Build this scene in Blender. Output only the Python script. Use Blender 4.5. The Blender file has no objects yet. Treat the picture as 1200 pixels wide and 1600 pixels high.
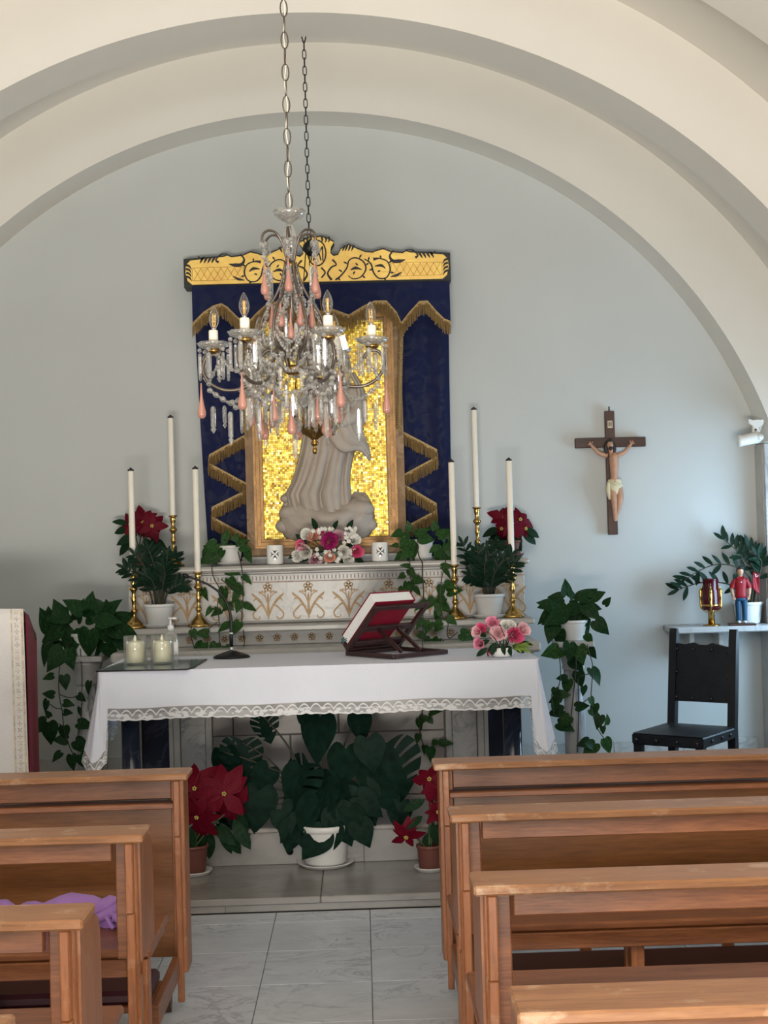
import bpy, bmesh, math, random
from mathutils import Vector, Matrix, Euler
sc = bpy.context.scene
COL = sc.collection
R = math.radians
PI = math.pi
rnd = random.Random(7)

# ------------------------------------------------------------------ camera
FPX, YAW, PITCH, ROLL, EYE = 2133.0, R(1.05), R(1.13), R(1.6), 1.585
c_f = Vector((math.sin(YAW)*math.cos(PITCH), math.cos(YAW)*math.cos(PITCH), math.sin(PITCH)))
c_r0 = Vector((math.cos(YAW), -math.sin(YAW), 0))
c_u0 = c_r0.cross(c_f)
c_r = c_r0*math.cos(ROLL) - c_u0*math.sin(ROLL)
c_u = c_u0*math.cos(ROLL) + c_r0*math.sin(ROLL)
cam = bpy.data.objects.new('camera', bpy.data.cameras.new('camera'))
COL.objects.link(cam)
cam.data.sensor_fit = 'VERTICAL'
cam.data.sensor_height = 36.0
cam.data.lens = 36.0*FPX/1600.0
cam.data.clip_start = 0.05
mrot = Matrix((c_r, c_u, -c_f)).transposed()
cam.matrix_world = Matrix.Translation((0, 0, EYE)) @ mrot.to_4x4()
sc.camera = cam

def W(px, py, Y):
    """world point seen at photo pixel (px, py) at room depth Y"""
    d = c_f*FPX + c_r*(px-600) - c_u*(py-800)
    return Vector((0, 0, EYE)) + d*(Y/d.y)

# ------------------------------------------------------------------ world, lights, exposure
sc.view_settings.view_transform = 'Standard'
sc.view_settings.look = 'None'
sc.view_settings.gamma = 1.0
sc.view_settings.use_curve_mapping = False
sc.view_settings.exposure = 0.0
wd = bpy.data.worlds.new('sky'); sc.world = wd; wd.use_nodes = True
wd.node_tree.nodes['Background'].inputs[0].default_value = (0.62, 0.78, 1.0, 1)
wd.node_tree.nodes['Background'].inputs[1].default_value = 1.0

def area(name, loc, target, sx, sy, power, col):
    l = bpy.data.lights.new(name, 'AREA'); l.shape = 'RECTANGLE'; l.size = sx; l.size_y = sy
    l.energy = power; l.color = col
    o = bpy.data.objects.new(name, l); COL.objects.link(o); o.location = loc
    o.rotation_euler = (Vector(target)-Vector(loc)).to_track_quat('-Z', 'Y').to_euler()
    return o
# daylight through the open door behind the camera and the side windows, plus two added fill lamps
area('door_daylight', (-0.2, -2.35, 1.25), (-0.2, 6, 1.9), 2.0, 1.9, 22, (0.88, 0.94, 1.0))
area('high_front_fill', (-0.2, -2.35, 3.0), (-0.2, 6, 1.7), 1.9, 0.9, 62, (0.95, 0.97, 1.0))  # added high lamp, so the pews shade the lower altar area
area('ground_bounce_fill', (-0.2, -2.2, 0.40), (-0.2, 0.9, 3.9), 2.0, 0.7, 335, (1.0, 0.93, 0.82)).data.spread = R(120)  # added fill standing in for sunlit-ground bounce, narrowed to spare the pews
area('window_right_daylight', (2.82, 7.17, 1.32), (1.0, 7.9, 0.7), 0.72, 0.9, 27, (0.48, 0.75, 1.0))
area('window_left_daylight', (-3.30, 5.7, 1.42), (-0.5, 6.6, 2.4), 0.72, 0.9, 2, (0.95, 1.0, 0.86))
area('window_nave_right_daylight', (2.82, 2.75, 1.42), (-0.2, 3.4, 0.9), 0.8, 0.9, 20, (1.0, 0.93, 0.80))
area('window_nave_left_daylight', (-3.30, 2.75, 1.42), (-0.2, 3.6, 0.9), 0.8, 0.9, 10, (1.0, 0.95, 0.85))

# ------------------------------------------------------------------ object helpers
def link(o, parent=None):
    COL.objects.link(o)
    if parent is not None: o.parent = parent
    return o

def tag(o, label=None, cat=None, group=None, kind=None):
    if label: o['label'] = label
    if cat: o['category'] = cat
    if group: o['group'] = group
    if kind: o['kind'] = kind
    return o

def thing(name, label, cat, loc=(0, 0, 0), rz=0.0, group=None):
    o = bpy.data.objects.new(name, None); COL.objects.link(o)
    o.empty_display_size = 0.05
    o.location = loc; o.rotation_euler = (0, 0, rz)
    return tag(o, label, cat, group)

def copy_tree(o, parent=None):
    c = o.copy(); COL.objects.link(c)
    if parent is not None: c.parent = parent
    for ch in o.children: copy_tree(ch, c)
    return c

class MB:
    def __init__(self): self.v = []; self.f = []; self.s = []
    def add(self, vs, fs, smooth=False):
        b = len(self.v); self.v += [tuple(p) for p in vs]
        self.f += [tuple(i+b for i in f) for f in fs]; self.s += [smooth]*len(fs)
        return self
    def box(self, x0, x1, y0, y1, z0, z1, c=0.0, mat=None):
        if c <= 0:
            vs = [(x, y, z) for x in (x0, x1) for y in (y0, y1) for z in (z0, z1)]
            fs = [(0, 1, 3, 2), (4, 6, 7, 5), (0, 4, 5, 1), (2, 3, 7, 6), (0, 2, 6, 4), (1, 5, 7, 3)]
        else:
            cx, cy, cz = (x0+x1)/2, (y0+y1)/2, (z0+z1)/2
            hx, hy, hz = abs(x1-x0)/2, abs(y1-y0)/2, abs(z1-z0)/2
            c = min(c, hx*.9, hy*.9, hz*.9)
            vs = []; ix = {}
            for a in (-1, 1):
                for b in (-1, 1):
                    for d in (-1, 1):
                        for k in range(3):
                            e = [hx-c, hy-c, hz-c]; e[k] = (hx, hy, hz)[k]
                            ix[(a, b, d, k)] = len(vs)
                            vs.append((cx+a*e[0], cy+b*e[1], cz+d*e[2]))
            fs = []
            S = (-1, 1)
            for s in S:
                q = [(s, -1, -1), (s, 1, -1), (s, 1, 1), (s, -1, 1)]
                fs.append([ix[(*t, 0)] for t in (q if s > 0 else q[::-1])])
                q = [(-1, s, -1), (-1, s, 1), (1, s, 1), (1, s, -1)]
                fs.append([ix[(*t, 1)] for t in (q if s > 0 else q[::-1])])
                q = [(-1, -1, s), (1, -1, s), (1, 1, s), (-1, 1, s)]
                fs.append([ix[(*t, 2)] for t in (q if s > 0 else q[::-1])])
            for a in S:
                for b in S:
                    fs.append([ix[(a, b, -1, 0)], ix[(a, b, 1, 0)], ix[(a, b, 1, 1)], ix[(a, b, -1, 1)]])
                    fs.append([ix[(a, -1, b, 0)], ix[(a, 1, b, 0)], ix[(a, 1, b, 2)], ix[(a, -1, b, 2)]])
                    fs.append([ix[(-1, a, b, 1)], ix[(1, a, b, 1)], ix[(1, a, b, 2)], ix[(-1, a, b, 2)]])
                    for d in S:
                        fs.append([ix[(a, b, d, k)] for k in range(3)])
        if mat is not None: vs = [tuple(mat @ Vector(p)) for p in vs]
        return self.add(vs, fs)
    def lathe(self, prof, n=20, c=(0, 0, 0), flute=0.0, nf=0, smooth=True, sx=1.0, sy=1.0):
        vs = []; fs = []
        for (r, z) in prof:
            for i in range(n):
                a = 2*PI*i/n
                rr = r*(1+flute*math.cos(nf*a)) if nf else r
                vs.append((c[0]+rr*math.cos(a)*sx, c[1]+rr*math.sin(a)*sy, c[2]+z))
        for k in range(len(prof)-1):
            for i in range(n):
                j = (i+1) % n
                fs.append((k*n+i, k*n+j, (k+1)*n+j, (k+1)*n+i))
        if prof[0][0] > 1e-5: fs.append(tuple(range(n))[::-1])
        if prof[-1][0] > 1e-5: fs.append(tuple((len(prof)-1)*n+i for i in range(n)))
        return self.add(vs, fs, smooth)
    def tube(self, pts, r, n=6, closed=False, smooth=True, cap=True, flat=1.0):
        pts = [Vector(p) for p in pts]; m = len(pts)
        rs = r if isinstance(r, (list, tuple)) else [r]*m
        vs = []; fs = []; nrm = None
        for i, p in enumerate(pts):
            if closed: t = pts[(i+1) % m]-pts[i-1]
            else: t = pts[min(i+1, m-1)]-pts[max(i-1, 0)]
            if t.length < 1e-9: t = Vector((0, 0, 1))
            t.normalize()
            if nrm is None:
                a = Vector((0, 0, 1)) if abs(t.z) < .9 else Vector((1, 0, 0))
                nrm = t.cross(a).normalized()
            else:
                nrm = (nrm-t*nrm.dot(t))
                nrm = nrm.normalized() if nrm.length > 1e-6 else t.orthogonal().normalized()
            b = t.cross(nrm)
            for k in range(n):
                a = 2*PI*k/n
                vs.append(p+nrm*(rs[i]*math.cos(a))+b*(rs[i]*flat*math.sin(a)))
        for i in range(m if closed else m-1):
            for k in range(n):
                l = (k+1) % n; j = (i+1) % m
                fs.append((i*n+k, i*n+l, j*n+l, j*n+k))
        if cap and not closed:
            fs.append(tuple(range(n))[::-1]); fs.append(tuple((m-1)*n+k for k in range(n)))
        return self.add(vs, fs, smooth)
    def ball(self, c, r, nu=10, nv=6, sx=1, sy=1, sz=1, smooth=True):
        vs = [(c[0], c[1], c[2]-r*sz)]; fs = []
        for j in range(1, nv):
            t = -PI/2+PI*j/nv
            for i in range(nu):
                a = 2*PI*i/nu
                vs.append((c[0]+r*sx*math.cos(t)*math.cos(a), c[1]+r*sy*math.cos(t)*math.sin(a), c[2]+r*sz*math.sin(t)))
        vs.append((c[0], c[1], c[2]+r*sz)); top = len(vs)-1
        for i in range(nu):
            j = (i+1) % nu
            fs.append((0, 1+j, 1+i)); fs.append((top, top-nu+i, top-nu+j))
            for k in range(nv-2):
                fs.append((1+k*nu+i, 1+k*nu+j, 1+(k+1)*nu+j, 1+(k+1)*nu+i))
        return self.add(vs, fs, smooth)
    def prism(self, out, a0, a1, axis='y', smooth=False):
        """outline of 2-D points (x,z) extruded in y (or (x,y) in z, (y,z) in x)"""
        def P3(p, a):
            return (p[0], a, p[1]) if axis == 'y' else ((p[0], p[1], a) if axis == 'z' else (a, p[0], p[1]))
        n = len(out)
        vs = [P3(p, a0) for p in out]+[P3(p, a1) for p in out]
        fs = [tuple(range(n)), tuple(range(2*n-1, n-1, -1))]
        self.add(vs, fs)
        self.add(vs, [(i, i+n, (i+1) % n+n, (i+1) % n) for i in range(n)], smooth)
        return self
    def grid(self, fn, nu, nv, smooth=True, closeu=False):
        vs = [fn(i/nu, j/nv) for j in range(nv+1) for i in range(nu+(0 if closeu else 1))]
        w = nu if closeu else nu+1
        fs = []
        for j in range(nv):
            for i in range(nu):
                k = (i+1) % w if closeu else i+1
                fs.append((j*w+i, j*w+k, (j+1)*w+k, (j+1)*w+i))
        return self.add(vs, fs, smooth)
    def mesh(self, name, mat, recalc=True):
        me = bpy.data.meshes.new(name)
        me.from_pydata(self.v, [], self.f)
        me.polygons.foreach_set('use_smooth', self.s)
        if recalc:
            bm = bmesh.new(); bm.from_mesh(me)
            bmesh.ops.recalc_face_normals(bm, faces=bm.faces)
            bm.to_mesh(me); bm.free()
        me.update()
        if mat: me.materials.append(mat)
        return me
    def build(self, name, mat, parent=None, loc=None, recalc=True):
        o = bpy.data.objects.new(name, self.mesh(name, mat, recalc))
        link(o, parent)
        if loc is not None: o.location = loc
        return o

def inst(name, me, parent=None, loc=(0, 0, 0), rot=None, scale=None, mat4=None):
    o = bpy.data.objects.new(name, me); link(o, parent)
    if mat4 is not None: o.matrix_basis = mat4
    else:
        o.location = loc
        if rot is not None: o.rotation_euler = rot
        if scale is not None: o.scale = scale if isinstance(scale, (tuple, list)) else (scale,)*3
    return o

def spline(pts, n=8, closed=False):
    """Catmull-Rom through points"""
    P_ = [Vector(p) for p in pts]; out = []; m = len(P_)
    for i in range(m if closed else m-1):
        if closed: a, b, c, d = P_[i-1], P_[i], P_[(i+1) % m], P_[(i+2) % m]
        else: a, b, c, d = P_[max(i-1, 0)], P_[i], P_[i+1], P_[min(i+2, m-1)]
        for k in range(n):
            t = k/n
            out.append(.5*((2*b)+(c-a)*t+(2*a-5*b+4*c-d)*t*t+(3*b-a-3*c+d)*t**3))
    if not closed: out.append(P_[-1])
    return out

def basis(xa, ya, za, loc, s=1.0):
    m = Matrix.Identity(4)
    for i in range(3):
        m[i][0] = xa[i]*s; m[i][1] = ya[i]*s; m[i][2] = za[i]*s; m[i][3] = loc[i]
    return m

# ------------------------------------------------------------------ materials
def newmat(name):
    m = bpy.data.materials.new(name); m.use_nodes = True
    nt = m.node_tree; b = nt.nodes['Principled BSDF']
    return m, nt, b
def nd(nt, typ, **kw):
    n = nt.nodes.new(typ)
    for k, v in kw.items(): setattr(n, k, v)
    return n
def coords(nt, scale=(1, 1, 1), rand=0.0, kind='Object'):
    tc = nd(nt, 'ShaderNodeTexCoord'); mp = nd(nt, 'ShaderNodeMapping')
    mp.inputs['Scale'].default_value = scale
    nt.links.new(tc.outputs[kind], mp.inputs['Vector'])
    if rand:
        oi = nd(nt, 'ShaderNodeObjectInfo'); mu = nd(nt, 'ShaderNodeMath', operation='MULTIPLY')
        mu.inputs[1].default_value = rand
        nt.links.new(oi.outputs['Random'], mu.inputs[0]); nt.links.new(mu.outputs[0], mp.inputs['Location'])
    return mp.outputs['Vector']
def noise(nt, vec, scale, detail=4, rough=.55, dist=0.0):
    n = nd(nt, 'ShaderNodeTexNoise')
    n.inputs['Scale'].default_value = scale; n.inputs['Detail'].default_value = detail
    n.inputs['Roughness'].default_value = rough; n.inputs['Distortion'].default_value = dist
    nt.links.new(vec, n.inputs['Vector'])
    return n.outputs['Fac']
def ramp(nt, fac, stops):
    r = nd(nt, 'ShaderNodeValToRGB')
    e = r.color_ramp.elements
    while len(e) < len(stops): e.new(.5)
    for i, (p, c) in enumerate(stops):
        e[i].position = p; e[i].color = (*c, 1) if len(c) == 3 else c
    nt.links.new(fac, r.inputs['Fac'])
    return r.outputs['Color']
def bump(nt, b, h, strength, dist=.01):
    bp = nd(nt, 'ShaderNodeBump'); bp.inputs['Strength'].default_value = strength
    bp.inputs['Distance'].default_value = dist
    nt.links.new(h, bp.inputs['Height']); nt.links.new(bp.outputs['Normal'], b.inputs['Normal'])
def mix(nt, fac, a, bb, mode='MIX'):
    m = nd(nt, 'ShaderNodeMixRGB', blend_type=mode)
    for i, x in ((0, fac), (1, a), (2, bb)):
        if isinstance(x, (int, float)): m.inputs[i].default_value = x
        elif isinstance(x, tuple): m.inputs[i].default_value = (*x, 1)
        else: nt.links.new(x, m.inputs[i])
    return m.outputs[0]
def math_(nt, op, a, b=None):
    m = nd(nt, 'ShaderNodeMath', operation=op)
    for i, x in ((0, a), (1, b)):
        if x is None: continue
        if isinstance(x, (int, float)): m.inputs[i].default_value = x
        else: nt.links.new(x, m.inputs[i])
    return m.outputs[0]

def plain(name, col, rough=.5, metal=0.0, var=.12, vs=8.0, bmp=0.0, bs=60.0, coat=0.0, sheen=0.0, rand=0.0, spec=.5, sss=0.0):
    m, nt, b = newmat(name)
    v = coords(nt, rand=rand*10 if rand else 3.0)
    f = noise(nt, v, vs)
    lo = tuple(c*(1-var) for c in col); hi = tuple(min(1, c*(1+var)) for c in col)
    c = ramp(nt, f, [(.3, lo), (.7, hi)])
    nt.links.new(c, b.inputs['Base Color'])
    b.inputs['Roughness'].default_value = rough; b.inputs['Metallic'].default_value = metal
    b.inputs['Coat Weight'].default_value = coat; b.inputs['Coat Roughness'].default_value = .15
    b.inputs['Specular IOR Level'].default_value = spec
    if sheen: b.inputs['Sheen Weight'].default_value = sheen
    if sss:
        b.inputs['Subsurface Weight'].default_value = sss; b.inputs['Subsurface Radius'].default_value = (.02, .01, .006)
    if bmp: bump(nt, b, noise(nt, v, bs, 5), bmp)
    return m

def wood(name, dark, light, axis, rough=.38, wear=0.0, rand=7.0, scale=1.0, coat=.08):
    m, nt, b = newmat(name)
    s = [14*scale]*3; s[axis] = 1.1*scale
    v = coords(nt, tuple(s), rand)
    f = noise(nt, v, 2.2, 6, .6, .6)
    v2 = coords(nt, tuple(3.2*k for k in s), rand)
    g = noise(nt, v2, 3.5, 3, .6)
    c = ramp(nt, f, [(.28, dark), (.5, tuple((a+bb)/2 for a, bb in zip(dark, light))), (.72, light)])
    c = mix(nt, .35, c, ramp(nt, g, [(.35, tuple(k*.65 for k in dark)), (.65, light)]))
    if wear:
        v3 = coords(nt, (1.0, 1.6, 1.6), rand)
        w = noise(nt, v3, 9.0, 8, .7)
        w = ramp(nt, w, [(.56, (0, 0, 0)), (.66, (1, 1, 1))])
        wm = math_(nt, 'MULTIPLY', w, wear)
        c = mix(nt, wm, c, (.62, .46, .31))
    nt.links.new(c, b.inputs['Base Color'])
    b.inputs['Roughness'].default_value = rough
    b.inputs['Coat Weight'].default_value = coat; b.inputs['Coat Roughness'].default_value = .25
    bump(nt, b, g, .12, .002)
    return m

def marble(name, base, vein, scale=2.0, width=.035, rough=.28, rand=9.0, amount=.8, cloud=.12, stretch=(1, 1, 1), tint=None):
    m, nt, b = newmat(name)
    v = coords(nt, stretch, rand)
    f = noise(nt, v, scale, 6, .6, 1.3)
    d = math_(nt, 'ABSOLUTE', math_(nt, 'SUBTRACT', f, .5))
    ve = ramp(nt, d, [(0.0, (1, 1, 1)), (width, (0, 0, 0))])
    g = noise(nt, v, scale*.6, 3)
    msk = ramp(nt, g, [(.42, (0, 0, 0)), (.62, (1, 1, 1))])
    k = math_(nt, 'MULTIPLY', math_(nt, 'MULTIPLY', ve, msk), amount)
    h = noise(nt, v, scale*1.7, 4)
    hi = tint if tint else tuple(min(1, c*(1+cloud*.4)) for c in base)
    cb = ramp(nt, h, [(.3, tuple(c*(1-cloud) for c in base)), (.7, hi)])
    c = mix(nt, k, cb, vein)
    nt.links.new(c, b.inputs['Base Color'])
    b.inputs['Roughness'].default_value = rough
    return m

def crystal(name, col=(.92, .94, .95), tr=.55, dif=.12, tint=None):
    m = bpy.data.materials.new(name); m.use_nodes = True
    nt = m.node_tree; nt.nodes.clear()
    out = nd(nt, 'ShaderNodeOutputMaterial')
    t = nd(nt, 'ShaderNodeBsdfTransparent'); t.inputs[0].default_value = (*(tint or col), 1)
    g = nd(nt, 'ShaderNodeBsdfGlossy'); g.inputs['Roughness'].default_value = .06
    g.inputs[0].default_value = (*col, 1)
    d = nd(nt, 'ShaderNodeBsdfDiffuse'); d.inputs[0].default_value = (*col, 1)
    v = coords(nt, rand=5.0)
    f = noise(nt, v, 90.0, 2)
    m1 = nd(nt, 'ShaderNodeMixShader'); m2 = nd(nt, 'ShaderNodeMixShader')
    lw = nd(nt, 'ShaderNodeLayerWeight'); lw.inputs['Blend'].default_value = .35
    fac = math_(nt, 'ADD', math_(nt, 'MULTIPLY', lw.outputs['Facing'], .55), math_(nt, 'MULTIPLY', f, (1-tr)*.9))
    nt.links.new(fac, m1.inputs[0]); nt.links.new(t.outputs[0], m1.inputs[1]); nt.links.new(g.outputs[0], m1.inputs[2])
    m2.inputs[0].default_value = dif
    nt.links.new(m1.outputs[0], m2.inputs[1]); nt.links.new(d.outputs[0], m2.inputs[2])
    nt.links.new(m2.outputs[0], out.inputs[0])
    return m

M = {}
M['wall'] = plain('wall_paint', (.525, .545, .535), .75, var=.03, vs=1.2, bmp=.05, bs=35)
M['plaster'] = plain('cream_plaster', (.74, .71, .65), .8, var=.03, vs=1.0, bmp=.06, bs=30)
M['floor_tile'] = marble('floor_tile_marble', (.53, .55, .585), (.22, .23, .26), 4.5, .04, .22, 40.0, .55, .10, (1, 1.6, 1))
M['grout'] = plain('grout', (.20, .20, .20), .9)
M['step'] = marble('step_marble', (.29, .275, .255), (.18, .165, .15), 2.4, .05, .25, 30.0, .5, .16, (1, 2.2, 2))
M['marble'] = marble('altar_marble', (.47, .45, .42), (.28, .285, .29), 3.0, .05, .3, 20.0, .55, .10)
M['marble_warm'] = marble('altar_marble_warm', (.33, .295, .27), (.21, .19, .175), 2.6, .04, .3, 20.0, .4, .12)
M['veined'] = marble('veined_marble', (.45, .44, .425), (.20, .20, .21), 6.0, .05, .35, 20.0, .85, .12)
M['pilaster'] = marble('pilaster_marble', (.46, .455, .45), (.11, .115, .13), 5.0, .06, .35, 20.0, .95, .10, (1, 1, .30))
M['blue_marble'] = marble('dark_blue_marble', (.022, .030, .052), (.10, .12, .17), 3.0, .03, .12, 20.0, .35, .35)
M['skirting'] = marble('skirting_marble', (.50, .50, .48), (.22, .22, .23), 5.0, .06, .35, 20.0, .7, .12)
M['joint'] = plain('joint', (.24, .23, .22), .9)
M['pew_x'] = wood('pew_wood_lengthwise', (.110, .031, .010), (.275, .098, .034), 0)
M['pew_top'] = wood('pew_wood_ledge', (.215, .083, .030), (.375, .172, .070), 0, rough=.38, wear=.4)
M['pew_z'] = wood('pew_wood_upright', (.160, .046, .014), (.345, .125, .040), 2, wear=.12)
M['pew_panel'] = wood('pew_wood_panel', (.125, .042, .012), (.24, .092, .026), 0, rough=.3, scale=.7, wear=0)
M['maroon'] = plain('maroon_vinyl', (.045, .008, .014), .45)
M['walnut'] = wood('dark_walnut', (.035, .012, .008), (.085, .032, .02), 2, rough=.4)
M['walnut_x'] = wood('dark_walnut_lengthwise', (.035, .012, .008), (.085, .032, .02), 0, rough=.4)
M['stand_wood'] = wood('mahogany_stand', (.022, .008, .008), (.055, .018, .016), 0, rough=.35)
M['gilt'] = plain('gilded_wood', (.27, .145, .05), .4, .5, .3, 14, .15, 60)
M['onyx'] = marble('brown_onyx', (.27, .155, .07), (.42, .29, .17), 6.0, .08, .6, 10.0, .8, .3)
M['goldleaf'] = plain('gold_leaf', (.98, .60, .16), .34, .55, .16, 9, .10, 40)
M['black'] = plain('black_paint', (.012, .011, .012), .5)
M['brass'] = plain('polished_brass', (.62, .40, .13), .2, 1.0, .15, 20)
M['bronze'] = plain('gilt_bronze', (.42, .24, .07), .25, 1.0, .2, 20)
M['wire'] = plain('aged_steel_wire', (.15, .12, .10), .35, .7, .2, 30)
M['iron'] = plain('dark_iron', (.05, .045, .05), .5, .6)
M['crystal'] = crystal('cut_crystal', (.88, .88, .87), .55, .09, (.80, .79, .77))
M['glass'] = crystal('clear_glass', (.97, .98, .97), .9, .02)
M['bulb_glass'] = crystal('bulb_glass', (.97, .96, .94), .92, .015)
M['pink_glass'] = plain('pink_opaline_glass', (.42, .20, .155), .12, 0, .08, spec=.6)
M['redglass'] = plain('ruby_glass', (.065, .001, .004), .10, 0, .2, spec=.5)
M['filament'] = plain('bulb_filament', (.95, .50, .10), .4)
M['wax'] = plain('ivory_wax', (.83, .78, .68), .42, 0, .03, sss=.1)
M['ivory'] = plain('ivory_sleeve', (.86, .80, .66), .5, 0, .04)
M['jarwax'] = plain('cream_wax', (.88, .82, .62), .5, 0, .03, sss=.1)
M['navy'] = None
M['fringe'] = plain('gold_fringe', (.36, .24, .095), .55, .2, .3, 120)
M['stone'] = plain('carved_stone', (.47, .405, .35), .75, 0, .08, 10, .12, 50)
M['pot_white'] = plain('white_plastic', (.70, .69, .67), .35, 0, .03)
M['ceramic'] = plain('white_ceramic', (.82, .82, .80), .12, 0, .03)
M['terracotta'] = plain('brown_plastic_pot', (.15, .05, .038), .5, 0, .08)
M['soil'] = plain('soil', (.018, .013, .010), .95, 0, .4, 60, .5, 60)
M['stem'] = plain('green_stem', (.06, .10, .03), .55)
M['stem_dark'] = plain('dark_stem', (.035, .035, .02), .6)
M['zz'] = plain('zz_leaf', (.0075, .024, .013), .42, 0, .35, 12, rand=1.0, spec=.10)
M['mon'] = plain('monstera_leaf', (.0060, .021, .014), .5, 0, .4, 5, rand=1.0, spec=.06)
M['poin_leaf'] = plain('poinsettia_leaf', (.010, .030, .013), .5, 0, .4, 9, rand=1.0, spec=.08)
M['bract'] = plain('red_bract', (.115, .001, .011), .6, 0, .3, 14, rand=1.0, spec=.15)
M['cream_bud'] = plain('yellow_bud', (.55, .45, .12), .6)
M['white_cloth'] = plain('white_linen', (.70, .72, .82), .85, 0, .02, 4, .15, 220, sheen=.05)
M['red_cloth'] = plain('crimson_cloth', (.17, .003, .022), .8, 0, .12, 6, .1, 150, sheen=.05)
M['ambo_cloth'] = plain('cream_satin', (.72, .69, .68), .5, 0, .03, 5, .1, 150)
M['trim_gold'] = plain('gold_braid', (.62, .52, .36), .6, .1, .3, 60, .3, 90)
M['red_book'] = plain('red_book_cover', (.20, .004, .018), .5, spec=.3)
M['paper'] = plain('book_pages', (.82, .81, .80), .8, 0, .05, 120)
M['leather'] = plain('black_leather', (.007, .009, .014), .42, 0, .3, 18, .2, 70, spec=.3)
M['chair_wood'] = plain('black_chair_wood', (.008, .009, .013), .45, 0, .3, 20, spec=.3)
M['stud'] = plain('dark_stud', (.05, .045, .045), .35, .7)
M['mic'] = plain('black_metal', (.012, .012, .014), .4, .4)
M['chrome'] = plain('chrome', (.7, .7, .7), .2, 1.0)
M['plastic_white'] = plain('white_enamel', (.78, .77, .74), .4)
M['flesh'] = plain('painted_flesh', (.50, .27, .17), .5, 0, .12, 25)
M['hair'] = plain('painted_hair', (.022, .014, .010), .6)
M['loin'] = plain('painted_loincloth', (.68, .60, .40), .55)
M['polo'] = plain('painted_red_polo', (.26, .006, .014), .45, spec=.3)
M['jeans'] = plain('painted_blue_jeans', (.010, .055, .12), .45, spec=.3)
M['purple'] = plain('purple_cloth', (.28, .135, .38), .8, 0, .12, 12, .2, 60, sheen=.1)
M['pink'] = plain('pink_petals', (.80, .28, .42), .6, 0, .2, 30, rand=1.0)
M['palepink'] = plain('pale_pink_petals', (.84, .50, .54), .6, 0, .15, 30, rand=1.0)
M['hotpink'] = plain('hot_pink_petals', (.72, .09, .22), .6, 0, .2, 30)
M['magenta'] = plain('magenta_petals', (.38, .008, .13), .6, 0, .25, 40)
M['peach'] = plain('peach_petals', (.82, .36, .24), .6, 0, .2, 30)
M['mauve'] = plain('mauve_petals', (.62, .33, .40), .6, 0, .2, 30)
M['whitepetal'] = plain('white_petals', (.80, .78, .72), .6, 0, .08, 30)
M['grass'] = plain('bright_green_sprig', (.22, .33, .05), .6, 0, .3, 40)
M['sanit'] = crystal('clear_gel', (.93, .95, .94), .8, .10)
M['inlay'] = plain('gilded_inlay', (.36, .235, .12), .5, .15, .2, 40)
M['inlay_pink'] = plain('gilded_inlay_faded', (.33, .23, .17), .55, .1, .2, 40)

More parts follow.
